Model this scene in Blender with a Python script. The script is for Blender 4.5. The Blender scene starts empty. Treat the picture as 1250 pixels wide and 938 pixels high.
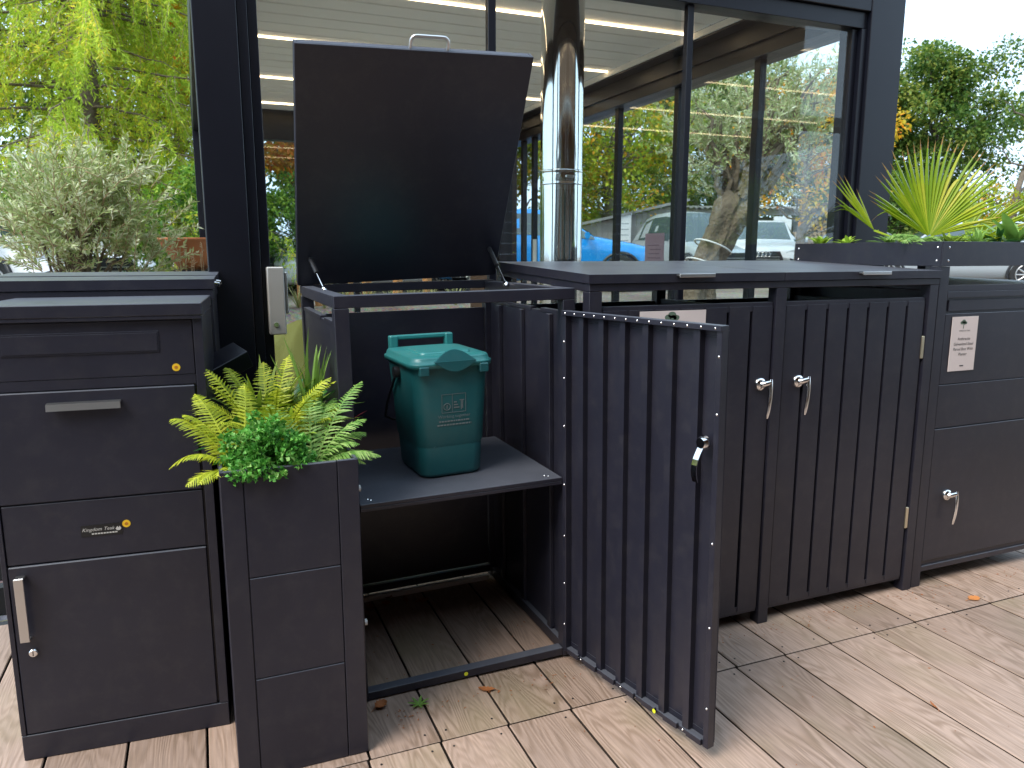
import bpy, math, random
import numpy as np
from mathutils import Vector, Matrix, Euler

scene = bpy.context.scene
R = math.radians
random.seed(7)
RNG = np.random.default_rng(7)

# ------------------------------------------------------------------ camera
cam_d = bpy.data.cameras.new('camera')
cam_d.sensor_width = 36.0
cam_d.lens = 922.0 / 1250.0 * 36.0
cam_d.clip_start = 0.02
cam_d.clip_end = 2000
cam_d.dof.use_dof = True
cam_d.dof.focus_distance = 2.55
cam_d.dof.aperture_fstop = 6.5
cam = bpy.data.objects.new('camera', cam_d)
scene.collection.objects.link(cam)
cam.location = (0, 0, 1.40)
cam.rotation_euler = (R(90 - 9.784), 0, R(-22.367))
scene.camera = cam

# ------------------------------------------------------------------ sky, sun, exposure
SUN_EL, SUN_AZ = R(50), math.atan2(-0.93, -0.36)       # azimuth measured from +Y towards +X
world = bpy.data.worlds.new('World'); scene.world = world
world.use_nodes = True
wn = world.node_tree; wn.nodes.clear()
sky = wn.nodes.new('ShaderNodeTexSky'); sky.sky_type = 'NISHITA'; sky.sun_disc = False
sky.sun_elevation = SUN_EL; sky.sun_rotation = SUN_AZ
sky.dust_density = 3.0; sky.air_density = 1.2
mul = wn.nodes.new('ShaderNodeMixRGB'); mul.blend_type = 'MULTIPLY'; mul.inputs[0].default_value = 1
mul.inputs[2].default_value = (0.10, 0.10, 0.10, 1)
wn.links.new(sky.outputs[0], mul.inputs[1])
tc = wn.nodes.new('ShaderNodeTexCoord')
cn = wn.nodes.new('ShaderNodeTexNoise'); cn.inputs['Scale'].default_value = 2.6; cn.inputs['Detail'].default_value = 6
wn.links.new(tc.outputs['Generated'], cn.inputs['Vector'])
cr = wn.nodes.new('ShaderNodeMapRange'); cr.inputs[1].default_value = 0.3; cr.inputs[2].default_value = 0.7
cr.inputs[3].default_value = 0.72; cr.inputs[4].default_value = 1.0
wn.links.new(cn.outputs['Fac'], cr.inputs[0])
mixs = wn.nodes.new('ShaderNodeMixRGB'); wn.links.new(cr.outputs[0], mixs.inputs[0])
wn.links.new(mul.outputs[0], mixs.inputs[1]); mixs.inputs[2].default_value = (0.60, 0.79, 1.0, 1)
bg = wn.nodes.new('ShaderNodeBackground'); bg.inputs['Strength'].default_value = 1.35
wo = wn.nodes.new('ShaderNodeOutputWorld')
wn.links.new(mixs.outputs[0], bg.inputs['Color']); wn.links.new(bg.outputs[0], wo.inputs[0])

sun_d = bpy.data.lights.new('sun', 'SUN'); sun_d.energy = 2.0; sun_d.angle = R(30); sun_d.color = (1.0, 0.95, 0.87)
sun = bpy.data.objects.new('sun', sun_d); scene.collection.objects.link(sun)
sdir = Vector((math.sin(SUN_AZ) * math.cos(SUN_EL), math.cos(SUN_AZ) * math.cos(SUN_EL), math.sin(SUN_EL)))
sun.rotation_euler = sdir.to_track_quat('Z', 'Y').to_euler()
sun.location = (-6, -3, 9)

vs = scene.view_settings
vs.view_transform = 'Standard'; vs.look = 'None'; vs.gamma = 1.0; vs.use_curve_mapping = False
vs.exposure = 0.95
scene.cycles.max_bounces = 10
scene.cycles.transparent_max_bounces = 24
scene.cycles.caustics_reflective = False
scene.cycles.caustics_refractive = False

# ------------------------------------------------------------------ helpers
COL = scene.collection

class MB:
    """collects faces into one mesh"""
    def __init__(s): s.v = []; s.f = []; s.sm = []
    def add(s, vs_, fs, smooth=False):
        o = len(s.v); s.v += [tuple(p) for p in vs_]
        s.f += [tuple(o + i for i in f) for f in fs]; s.sm += [smooth] * len(fs)
        return s
    def box(s, x0, x1, y0, y1, z0, z1, c=0.0015):
        if x1 < x0: x0, x1 = x1, x0
        if y1 < y0: y0, y1 = y1, y0
        if z1 < z0: z0, z1 = z1, z0
        c = min(c, (x1 - x0) * .3, (y1 - y0) * .3, (z1 - z0) * .3)
        if c <= 0:
            v = [(x, y, z) for x in (x0, x1) for y in (y0, y1) for z in (z0, z1)]
            return s.add(v, [(0, 1, 3, 2), (4, 6, 7, 5), (0, 4, 5, 1), (2, 3, 7, 6), (0, 2, 6, 4), (1, 5, 7, 3)])
        X = (x0, x1); Y = (y0, y1); Z = (z0, z1); sg = (1, -1)
        v = []; idx = {}
        for i in (0, 1):
            for j in (0, 1):
                for k in (0, 1):
                    p = (X[i], Y[j], Z[k]); q = (X[i] + sg[i] * c, Y[j] + sg[j] * c, Z[k] + sg[k] * c)
                    for a in range(3):
                        t = [q[0], q[1], q[2]]; t[a] = p[a]
                        idx[(i, j, k, a)] = len(v); v.append(tuple(t))
        f = []
        I = idx
        def o(fc, flip): f.append(tuple(reversed(fc)) if flip else tuple(fc))
        for i in (0, 1):
            o([I[(i, 0, 0, 0)], I[(i, 1, 0, 0)], I[(i, 1, 1, 0)], I[(i, 0, 1, 0)]], i == 0)
            o([I[(0, i, 0, 1)], I[(0, i, 1, 1)], I[(1, i, 1, 1)], I[(1, i, 0, 1)]], i == 0)
            o([I[(0, 0, i, 2)], I[(1, 0, i, 2)], I[(1, 1, i, 2)], I[(0, 1, i, 2)]], i == 0)
        for i in (0, 1):
            for j in (0, 1):
                fl = (i == j)
                o([I[(i, j, 0, 0)], I[(i, j, 0, 1)], I[(i, j, 1, 1)], I[(i, j, 1, 0)]], not fl)
                o([I[(i, 0, j, 0)], I[(i, 0, j, 2)], I[(i, 1, j, 2)], I[(i, 1, j, 0)]], fl)
                o([I[(0, i, j, 1)], I[(0, i, j, 2)], I[(1, i, j, 2)], I[(1, i, j, 1)]], not fl)
                for k in (0, 1):
                    o([I[(i, j, k, 0)], I[(i, j, k, 1)], I[(i, j, k, 2)]], (i + j + k) % 2 == 0)
        return s.add(v, f)
    def tube(s, pts, r, n=8, cap=True, smooth=True):
        pts = [Vector(p) for p in pts]
        rs = r if isinstance(r, (list, tuple)) else [r] * len(pts)
        rings = []; prev = None
        for i, p in enumerate(pts):
            t = (pts[min(i + 1, len(pts) - 1)] - pts[max(i - 1, 0)])
            t = t.normalized() if t.length > 1e-9 else Vector((0, 0, 1))
            if prev is None:
                a = Vector((0, 0, 1)) if abs(t.z) < .9 else Vector((1, 0, 0))
                u = t.cross(a).normalized()
            else:
                u = (prev - t * prev.dot(t))
                u = u.normalized() if u.length > 1e-6 else t.orthogonal().normalized()
            prev = u; w = t.cross(u)
            rings.append([p + (u * math.cos(2 * math.pi * k / n) + w * math.sin(2 * math.pi * k / n)) * rs[i] for k in range(n)])
        v = [q for ring in rings for q in ring]; f = []
        for i in range(len(rings) - 1):
            for k in range(n):
                f.append((i * n + k, i * n + (k + 1) % n, (i + 1) * n + (k + 1) % n, (i + 1) * n + k))
        s.add(v, f, smooth)
        if cap:
            s.add(rings[0], [tuple(reversed(range(n)))]); s.add(rings[-1], [tuple(range(n))])
        return s
    def cyl(s, p0, p1, r, n=16, r1=None): return s.tube([p0, p1], [r, r if r1 is None else r1], n)
    def loft(s, rings, cap0=True, cap1=True, smooth=True):
        n = len(rings[0]); v = [q for ring in rings for q in ring]; f = []
        for i in range(len(rings) - 1):
            for k in range(n):
                f.append((i * n + k, i * n + (k + 1) % n, (i + 1) * n + (k + 1) % n, (i + 1) * n + k))
        s.add(v, f, smooth)
        if cap0: s.add(rings[0], [tuple(reversed(range(n)))])
        if cap1: s.add(rings[-1], [tuple(range(n))])
        return s
    def prism_x(s, poly, x0, x1):      # poly in (y,z)
        n = len(poly)
        v = [(x0, a, b) for a, b in poly] + [(x1, a, b) for a, b in poly]
        return s.add(v, [tuple(reversed(range(n))), tuple(range(n, 2 * n))] + [(i, (i + 1) % n, n + (i + 1) % n, n + i) for i in range(n)])
    def prism_y(s, poly, y0, y1):      # poly in (x,z)
        n = len(poly)
        v = [(a, y0, b) for a, b in poly] + [(a, y1, b) for a, b in poly]
        return s.add(v, [tuple(range(n)), tuple(reversed(range(n, 2 * n)))] + [(i, n + i, n + (i + 1) % n, (i + 1) % n) for i in range(n)])
    def xf(s, m, start=0):
        for i in range(start, len(s.v)): s.v[i] = tuple(m @ Vector(s.v[i]))
        return s
    def mesh(s, name, mat):
        me = bpy.data.meshes.new(name); me.from_pydata(s.v, [], s.f); me.materials.append(mat)
        me.polygons.foreach_set('use_smooth', s.sm); me.update()
        return me
    def build(s, name, mat, parent=None): return link(name, s.mesh(name, mat), parent)

def link(name, me, parent=None):
    o = bpy.data.objects.new(name, me); COL.objects.link(o)
    if parent is not None: o.parent = parent
    return o
def tag(o, label=None, cat=None, group=None, kind=None):
    if label: o['label'] = label
    if cat: o['category'] = cat
    if group: o['group'] = group
    if kind: o['kind'] = kind
    return o
def empty(name, loc=(0, 0, 0), rot=(0, 0, 0)):
    o = bpy.data.objects.new(name, None); COL.objects.link(o); o.empty_display_size = .1
    o.location = loc; o.rotation_euler = rot
    return o
def copy_tree(o, parent=None):
    c = o.copy(); COL.objects.link(c)
    if parent is not None: c.parent = parent
    for ch in list(o.children): copy_tree(ch, c)
    return c
def text_mesh(body, size, spacing=1.0, shear=0.0):
    """flat lettering in the XZ plane facing -Y, centred on the origin"""
    cu = bpy.data.curves.new('lettering', 'FONT'); cu.body = body; cu.size = size
    cu.align_x = 'CENTER'; cu.align_y = 'CENTER'; cu.space_character = spacing; cu.shear = shear; cu.resolution_u = 3
    o = bpy.data.objects.new('lettering', cu); COL.objects.link(o)
    bpy.context.view_layer.update()
    me = bpy.data.meshes.new_from_object(o.evaluated_get(bpy.context.evaluated_depsgraph_get()))
    bpy.data.objects.remove(o)
    me.transform(Matrix.Rotation(math.pi / 2, 4, 'X'))
    return me
def lettering(body, size, loc, mat, parent, name='lettering', **k):
    me = text_mesh(body, size, **k); me.materials.clear(); me.materials.append(mat)
    o = link(name, me, parent); o.location = loc
    return o
def np_mesh(name, V, F, mat, smooth=False):
    """V (n,3), F (m,k) arrays"""
    V = np.asarray(V, dtype=np.float32); F = np.asarray(F, dtype=np.int32); k = F.shape[1]
    me = bpy.data.meshes.new(name)
    me.vertices.add(len(V)); me.vertices.foreach_set('co', V.ravel())
    me.loops.add(F.size); me.loops.foreach_set('vertex_index', F.ravel())
    me.polygons.add(len(F)); me.polygons.foreach_set('loop_start', np.arange(0, F.size, k, dtype=np.int32))
    me.polygons.foreach_set('loop_total', np.full(len(F), k, dtype=np.int32))
    if smooth: me.polygons.foreach_set('use_smooth', np.ones(len(F), dtype=bool))
    me.materials.append(mat); me.update(calc_edges=True); me.validate()
    return me
def unit(a): return a / np.maximum(np.linalg.norm(a, axis=-1, keepdims=True), 1e-9)
def leaf_verts(P, D, L, W, rng, fold=.25, N=None):
    """diamond leaves: base P, direction D, length L, width W; returns V, F"""
    n = len(P); D = unit(D)
    A = rng.normal(size=(n, 3)) if N is None else N + rng.normal(size=(n, 3)) * .35
    S = unit(np.cross(D, A)); U = np.cross(S, D)
    L = np.broadcast_to(L, n)[:, None]; W = np.broadcast_to(W, n)[:, None]
    m = P + D * L * .45
    V = np.stack([P, m + S * W * .5 + U * W * fold, P + D * L - U * L * .06, m - S * W * .5 + U * W * fold], 1).reshape(-1, 3)
    b = np.arange(n)[:, None] * 4
    F = np.concatenate([b + np.array([[0, 1, 2]]), b + np.array([[0, 2, 3]])], 1).reshape(-1, 3)
    return V, F

# ------------------------------------------------------------------ materials
MATS = {}
def newmat(name):
    m = bpy.data.materials.new(name); m.use_nodes = True
    nt = m.node_tree; p = nt.nodes['Principled BSDF']
    MATS[name] = m
    return m, nt, p
def nn(nt, t, **k):
    n = nt.nodes.new(t)
    for a, b in k.items():
        if a in n.inputs: n.inputs[a].default_value = b
        else: setattr(n, a, b)
    return n
def coat_mat(name, col, rough=.42, var=.12, bump=.04, metal=0.0, spec=.5, dirt=0.0, scale=900, dirtcol=(.22, .19, .16), dist=.001, top_sheen=0.0):
    """powder-coated or plain painted surface: fine orange peel, faint blotches, dirt and painted-on sky sheen"""
    m, nt, p = newmat(name); L = nt.links
    tc = nn(nt, 'ShaderNodeTexCoord')
    n1 = nn(nt, 'ShaderNodeTexNoise', Scale=3.3, Detail=5.0, Roughness=.6); L.new(tc.outputs['Object'], n1.inputs['Vector'])
    mx = nn(nt, 'ShaderNodeMixRGB'); mx.inputs[1].default_value = tuple(c * (1 - var) for c in col) + (1,)
    mx.inputs[2].default_value = tuple(c * (1 + var) for c in col) + (1,)
    L.new(n1.outputs['Fac'], mx.inputs[0]); out = mx.outputs[0]
    if dirt > 0:
        n3 = nn(nt, 'ShaderNodeTexNoise', Scale=16.0, Detail=8.0, Roughness=.7); L.new(tc.outputs['Object'], n3.inputs['Vector'])
        rp = nn(nt, 'ShaderNodeMapRange'); rp.inputs[1].default_value = .48; rp.inputs[2].default_value = .78; rp.inputs[4].default_value = dirt
        L.new(n3.outputs['Fac'], rp.inputs[0])
        m2 = nn(nt, 'ShaderNodeMixRGB'); L.new(rp.outputs[0], m2.inputs[0]); L.new(out, m2.inputs[1]); m2.inputs[2].default_value = dirtcol + (1,)
        out = m2.outputs[0]
    if top_sheen > 0:      # pale sky sheen painted on upward faces, broken up by noise
        ge = nn(nt, 'ShaderNodeNewGeometry'); sx = nn(nt, 'ShaderNodeSeparateXYZ'); L.new(ge.outputs['Normal'], sx.inputs[0])
        um = nn(nt, 'ShaderNodeMapRange'); um.inputs[1].default_value = .6; um.inputs[2].default_value = .95; um.inputs[4].default_value = top_sheen; L.new(sx.outputs['Z'], um.inputs[0])
        n6 = nn(nt, 'ShaderNodeTexNoise', Scale=5.0, Detail=7.0, Roughness=.65); L.new(tc.outputs['Object'], n6.inputs['Vector'])
        nm = nn(nt, 'ShaderNodeMapRange'); nm.inputs[1].default_value = .3; nm.inputs[2].default_value = .7; nm.inputs[3].default_value = .6; L.new(n6.outputs['Fac'], nm.inputs[0])
        mm = nn(nt, 'ShaderNodeMath', operation='MULTIPLY'); L.new(um.outputs[0], mm.inputs[0]); L.new(nm.outputs[0], mm.inputs[1])
        m3 = nn(nt, 'ShaderNodeMixRGB'); L.new(mm.outputs[0], m3.inputs[0]); L.new(out, m3.inputs[1]); m3.inputs[2].default_value = (.19, .20, .23, 1)
        out = m3.outputs[0]
    L.new(out, p.inputs['Base Color'])
    rr = nn(nt, 'ShaderNodeMapRange'); rr.inputs[3].default_value = rough * .85; rr.inputs[4].default_value = min(1, rough * 1.2)
    L.new(n1.outputs['Fac'], rr.inputs[0]); L.new(rr.outputs[0], p.inputs['Roughness'])
    p.inputs['Metallic'].default_value = metal; p.inputs['Specular IOR Level'].default_value = spec
    if bump > 0:
        n2 = nn(nt, 'ShaderNodeTexNoise', Scale=float(scale), Detail=2.0); L.new(tc.outputs['Object'], n2.inputs['Vector'])
        b = nn(nt, 'ShaderNodeBump', Strength=bump, Distance=dist); L.new(n2.outputs['Fac'], b.inputs['Height']); L.new(b.outputs[0], p.inputs['Normal'])
    return m
def leaf_mat(name, c1, c2, c3=None, trans=.4, rough=.5, noise=3.0):
    m, nt, p = newmat(name); L = nt.links
    g = nn(nt, 'ShaderNodeNewGeometry'); tc = nn(nt, 'ShaderNodeTexCoord')
    n1 = nn(nt, 'ShaderNodeTexNoise', Scale=noise, Detail=3.0); L.new(tc.outputs['Object'], n1.inputs['Vector'])
    a = nn(nt, 'ShaderNodeMath', operation='ADD'); L.new(g.outputs['Random Per Island'], a.inputs[0])
    k = nn(nt, 'ShaderNodeMapRange'); k.inputs[1].default_value = .3; k.inputs[2].default_value = .7; k.inputs[3].default_value = -.35; k.inputs[4].default_value = .35
    L.new(n1.outputs['Fac'], k.inputs[0]); L.new(k.outputs[0], a.inputs[1])
    cr = nn(nt, 'ShaderNodeValToRGB'); e = cr.color_ramp.elements
    e[0].position = .15; e[0].color = c1 + (1,); e[1].position = .75; e[1].color = c2 + (1,)
    if c3: x = e.new(.97); x.color = c3 + (1,)
    L.new(a.outputs[0], cr.inputs[0])
    L.new(cr.outputs[0], p.inputs['Base Color']); p.inputs['Roughness'].default_value = rough
    p.inputs['Specular IOR Level'].default_value = .35
    t = nn(nt, 'ShaderNodeBsdfTranslucent'); L.new(cr.outputs[0], t.inputs['Color'])
    mx = nn(nt, 'ShaderNodeMixShader'); mx.inputs[0].default_value = trans
    L.new(p.outputs[0], mx.inputs[1]); L.new(t.outputs[0], mx.inputs[2])
    L.new(mx.outputs[0], nt.nodes['Material Output'].inputs['Surface'])
    return m

M_ANTH = coat_mat('anthracite_powder_coat', (.0165, .0160, .0255), rough=.37, var=.22, dirt=.16, spec=.5, top_sheen=.50, dirtcol=(.10, .09, .08))
M_FRAME = coat_mat('dark_aluminium_frame', (.0055, .0060, .0110), rough=.36, dirt=.02, spec=.4, dirtcol=(.08, .08, .08))
M_BLACK = coat_mat('black_rubber', (.012, .012, .013), rough=.6)
M_CHROME = coat_mat('chrome', (.82, .80, .78), rough=.10, metal=1.0, var=.03, bump=0)
M_STEEL = coat_mat('brushed_steel', (.62, .60, .57), rough=.32, metal=1.0, var=.06, bump=.1, scale=300)
M_ALU = coat_mat('anodised_aluminium', (.60, .56, .50), rough=.42, metal=.55, var=.05)
M_BRASS = coat_mat('pale_brass', (.62, .55, .40), rough=.35, metal=.9)
M_WHITE = coat_mat('white_paint', (.74, .73, .70), rough=.5, dirt=.15)
M_PAPER = coat_mat('pink_white_card', (.66, .56, .52), rough=.55, bump=0)
M_PAPERW = coat_mat('white_card', (.78, .77, .76), rough=.55, bump=0)
M_INK = coat_mat('black_ink', (.03, .03, .03), rough=.7, bump=0)
M_INKG = coat_mat('green_ink', (.10, .15, .10), rough=.7, bump=0)
M_SILVERINK = coat_mat('silver_print', (.52, .50, .46), rough=.5, bump=0)
M_PRINT = coat_mat('pale_print', (.17, .21, .21), rough=.6, bump=0)
M_LABEL = coat_mat('dark_label', (.012, .012, .012), rough=.3, bump=0)
M_YELLOW = coat_mat('yellow_sticker', (.80, .48, .02), rough=.45, bump=0)
M_YELLOW2 = coat_mat('lime_sticker', (.72, .75, .03), rough=.45, bump=0)
M_ORANGEINK = coat_mat('orange_ink', (.45, .16, .01), rough=.6, bump=0)
M_CADDY = coat_mat('caddy_green_plastic', (.014, .118, .126), rough=.42, var=.14, dirt=.10, bump=.05, scale=500)
M_CADDYLID = coat_mat('caddy_lid_plastic', (.028, .200, .196), rough=.36, var=.12, dirt=.08, bump=.05, scale=500)
M_SOIL = coat_mat('dark_soil', (.020, .014, .010), rough=.95, bump=1.0, scale=120)
M_TERRA = coat_mat('terracotta', (.46, .16, .06), rough=.75, bump=.3, scale=60, dirt=.2)
M_CEIL = coat_mat('cream_louvre', (.84, .80, .74), rough=.5, var=.04)
M_BOUNCE = coat_mat('pale_bounce_paving', (.72, .68, .62), rough=.6, var=.1, dirt=.1)
M_BEAN = coat_mat('olive_fabric', (.155, .145, .030), rough=.9, bump=.6, scale=400)
M_BARK = coat_mat('bark', (.16, .125, .09), rough=.95, bump=.9, scale=16, dist=.05, var=.4, dirt=.5, dirtcol=(.09, .09, .04))
M_BARKL = coat_mat('pale_bark', (.14, .105, .068), rough=.95, bump=.9, scale=13, dist=.06, var=.35, dirt=.4, dirtcol=(.10, .08, .05))
M_STALK = coat_mat('dry_stalk', (.40, .28, .16), rough=.8)
M_TYRE = coat_mat('tyre', (.02, .02, .02), rough=.85)
M_PLASTIC = coat_mat('black_plastic', (.015, .015, .017), rough=.4)
M_BLUECAR = coat_mat('blue_car_paint', (.008, .24, .62), rough=.16, var=.03, bump=0, spec=.8)
M_WHITECAR = coat_mat('white_car_paint', (.78, .78, .78), rough=.16, var=.02, bump=0, spec=.7)
M_GREYCAR = coat_mat('silver_car_paint', (.42, .46, .48), rough=.22, var=.03, bump=0, metal=.3)
M_CARGLASS = coat_mat('car_window_glass', (.05, .075, .08), rough=.06, var=.05, bump=0, spec=.9)
M_LAMP = coat_mat('headlamp_lens', (.55, .58, .60), rough=.08, var=.1, bump=0, spec=.9)
M_LEAFB = coat_mat('fallen_leaf_brown', (.33, .11, .03), rough=.75, var=.4, bump=.4, scale=80)
M_LEAFO = coat_mat('fallen_leaf_orange', (.55, .20, .05), rough=.75, var=.3, bump=.4, scale=80)
M_SHED = coat_mat('weathered_boards', (.30, .28, .25), rough=.9, var=.25, bump=.5, scale=60)
M_SHEDR = coat_mat('corrugated_roof', (.26, .25, .24), rough=.8, var=.25, dirt=.3)
M_LOG = coat_mat('split_log', (.50, .33, .18), rough=.9, var=.4, bump=.5, scale=60)
M_POST = coat_mat('orange_timber', (.45, .20, .07), rough=.85, var=.25, bump=.4, scale=70)
M_CLAD = coat_mat('brown_cladding', (.20, .105, .058), rough=.7, var=.3, bump=.4, scale=50)
M_PURPLE = coat_mat('mauve_card_back', (.36, .25, .30), rough=.6, bump=0)

L_FERNY = leaf_mat('yellow_fern', (.30, .36, .02), (.52, .56, .03), (.62, .60, .06), trans=.3, noise=9)
L_FERNG = leaf_mat('light_green_fern', (.12, .26, .04), (.26, .42, .09), (.36, .50, .14), trans=.3, noise=9)
L_PARS = leaf_mat('parsley_green', (.06, .24, .03), (.16, .46, .07), (.34, .58, .16), trans=.25, noise=14)
L_GRASS = leaf_mat('variegated_grass', (.08, .17, .02), (.30, .38, .04), (.55, .52, .12), trans=.25, noise=12)
L_DARKG = leaf_mat('dark_glossy_leaf', (.02, .08, .02), (.05, .18, .04), trans=.2, rough=.3, noise=8)
L_RED = leaf_mat('red_stem', (.20, .02, .03), (.35, .05, .05), trans=.2)
L_LIME = leaf_mat('lime_leaf', (.22, .38, .04), (.42, .58, .06), (.60, .62, .05), trans=.35, noise=9)
L_PALM = leaf_mat('palm_blade', (.22, .34, .015), (.42, .50, .03), (.55, .52, .06), trans=.35, rough=.35, noise=5)
L_PALMTIP = leaf_mat('palm_dry_tip', (.30, .16, .04), (.45, .26, .06), trans=.2, noise=5)
L_OLIVE = leaf_mat('olive_leaf', (.30, .38, .12), (.58, .62, .32), (.76, .78, .55), trans=.25, noise=4)
L_LARCH = leaf_mat('larch_needles', (.34, .48, .04), (.62, .76, .07), (.85, .72, .06), trans=.5, noise=.9)
L_MAPLE = leaf_mat('maple_leaf', (.20, .32, .03), (.52, .55, .03), (.72, .36, .02), trans=.45, noise=.6)
L_ORANGE = leaf_mat('autumn_leaf', (.55, .42, .03), (.78, .40, .02), (.80, .24, .015), trans=.45, noise=.8)
L_GREEN = leaf_mat('green_leaf', (.06, .14, .02), (.18, .30, .035), (.34, .40, .05), trans=.4, noise=.7)
L_HEDGE = leaf_mat('hedge_leaf', (.06, .16, .02), (.18, .34, .03), (.36, .48, .06), trans=.35, noise=1.2)
L_OAK = leaf_mat('oak_leaf', (.05, .12, .02), (.17, .27, .045), (.36, .38, .07), trans=.4, noise=.5)
L_DRYGRASS = leaf_mat('dry_grass', (.20, .22, .06), (.42, .38, .16), trans=.3, noise=2)

def wood_mat():
    m, nt, p = newmat('composite_oak_decking'); L = nt.links
    tc = nn(nt, 'ShaderNodeTexCoord'); oi = nn(nt, 'ShaderNodeObjectInfo')
    rnd = nn(nt, 'ShaderNodeMath', operation='MULTIPLY'); L.new(oi.outputs['Random'], rnd.inputs[0]); rnd.inputs[1].default_value = 57.0
    cb = nn(nt, 'ShaderNodeCombineXYZ'); L.new(rnd.outputs[0], cb.inputs[2]); L.new(rnd.outputs[0], cb.inputs[1])
    va = nn(nt, 'ShaderNodeVectorMath', operation='ADD'); L.new(tc.outputs['Object'], va.inputs[0]); L.new(cb.outputs[0], va.inputs[1])
    # cathedral grain: contour lines of a stretched noise field
    mp = nn(nt, 'ShaderNodeMapping'); mp.inputs['Scale'].default_value = (6.5, .85, 1); L.new(va.outputs[0], mp.inputs[0])
    n1 = nn(nt, 'ShaderNodeTexNoise', Scale=1.0, Detail=2.0, Roughness=.45); L.new(mp.outputs[0], n1.inputs['Vector'])
    mp2 = nn(nt, 'ShaderNodeMapping'); mp2.inputs['Scale'].default_value = (150, 7, 1); L.new(va.outputs[0], mp2.inputs[0])
    n2 = nn(nt, 'ShaderNodeTexNoise', Scale=1.0, Detail=5.0, Roughness=.65); L.new(mp2.outputs[0], n2.inputs['Vector'])
    a = nn(nt, 'ShaderNodeMath', operation='MULTIPLY'); L.new(n1.outputs['Fac'], a.inputs[0]); a.inputs[1].default_value = 190.0
    j = nn(nt, 'ShaderNodeMath', operation='MULTIPLY_ADD'); L.new(n2.outputs['Fac'], j.inputs[0]); j.inputs[1].default_value = 5.0; L.new(a.outputs[0], j.inputs[2])
    sn = nn(nt, 'ShaderNodeMath', operation='SINE'); L.new(j.outputs[0], sn.inputs[0])
    gr = nn(nt, 'ShaderNodeMapRange'); gr.inputs[1].default_value = -1; gr.inputs[2].default_value = .7; L.new(sn.outputs[0], gr.inputs[0])
    # fade of the pattern along the board
    n4 = nn(nt, 'ShaderNodeTexNoise', Scale=4.0, Detail=2.0); L.new(va.outputs[0], n4.inputs['Vector'])
    fd = nn(nt, 'ShaderNodeMapRange'); fd.inputs[1].default_value = .35; fd.inputs[2].default_value = .65; fd.inputs[3].default_value = .30; fd.inputs[4].default_value = 1.0
    L.new(n4.outputs['Fac'], fd.inputs[0])
    c1 = nn(nt, 'ShaderNodeMixRGB'); c1.inputs[1].default_value = (.275, .180, .122, 1); c1.inputs[2].default_value = (.430, .298, .226, 1)
    inv = nn(nt, 'ShaderNodeMath', operation='SUBTRACT'); inv.inputs[0].default_value = 1.0; L.new(gr.outputs[0], inv.inputs[1])
    i2 = nn(nt, 'ShaderNodeMath', operation='MULTIPLY'); L.new(inv.outputs[0], i2.inputs[0]); L.new(fd.outputs[0], i2.inputs[1])
    i3 = nn(nt, 'ShaderNodeMath', operation='SUBTRACT'); i3.inputs[0].default_value = 1.0; L.new(i2.outputs[0], i3.inputs[1])
    L.new(i3.outputs[0], c1.inputs[0])
    fine = nn(nt, 'ShaderNodeMixRGB', blend_type='MULTIPLY'); fine.inputs[0].default_value = .8
    fr = nn(nt, 'ShaderNodeMapRange'); fr.inputs[1].default_value = .25; fr.inputs[2].default_value = .7; fr.inputs[3].default_value = .55; fr.inputs[4].default_value = 1.12
    L.new(n2.outputs['Fac'], fr.inputs[0]); L.new(c1.outputs[0], fine.inputs[1]); L.new(fr.outputs[0], fine.inputs[2])
    # algae and dirt
    n5 = nn(nt, 'ShaderNodeTexNoise', Scale=2.3, Detail=5.0); L.new(va.outputs[0], n5.inputs['Vector'])
    al = nn(nt, 'ShaderNodeMapRange'); al.inputs[1].default_value = .56; al.inputs[2].default_value = .80; al.inputs[4].default_value = .6; L.new(n5.outputs['Fac'], al.inputs[0])
    c2 = nn(nt, 'ShaderNodeMixRGB'); L.new(al.outputs[0], c2.inputs[0]); L.new(fine.outputs[0], c2.inputs[1]); c2.inputs[2].default_value = (.22, .18, .09, 1)
    br = nn(nt, 'ShaderNodeMapRange'); br.inputs[3].default_value = .78; br.inputs[4].default_value = 1.18; L.new(oi.outputs['Random'], br.inputs[0])
    c3 = nn(nt, 'ShaderNodeMixRGB', blend_type='MULTIPLY'); c3.inputs[0].default_value = 1; L.new(c2.outputs[0], c3.inputs[1]); L.new(br.outputs[0], c3.inputs[2])
    L.new(c3.outputs[0], p.inputs['Base Color']); p.inputs['Roughness'].default_value = .62
    b = nn(nt, 'ShaderNodeBump', Strength=.35, Distance=.0012); L.new(i3.outputs[0], b.inputs['Height'])
    b2 = nn(nt, 'ShaderNodeBump', Strength=.3, Distance=.0006); L.new(n2.outputs['Fac'], b2.inputs['Height']); L.new(b.outputs[0], b2.inputs['Normal'])
    L.new(b2.outputs[0], p.inputs['Normal'])
    return m
M_DECK = wood_mat()
M_DECKEDGE = coat_mat('grimy_board_edge', (.045, .030, .020), rough=.9, var=.3)

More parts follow.
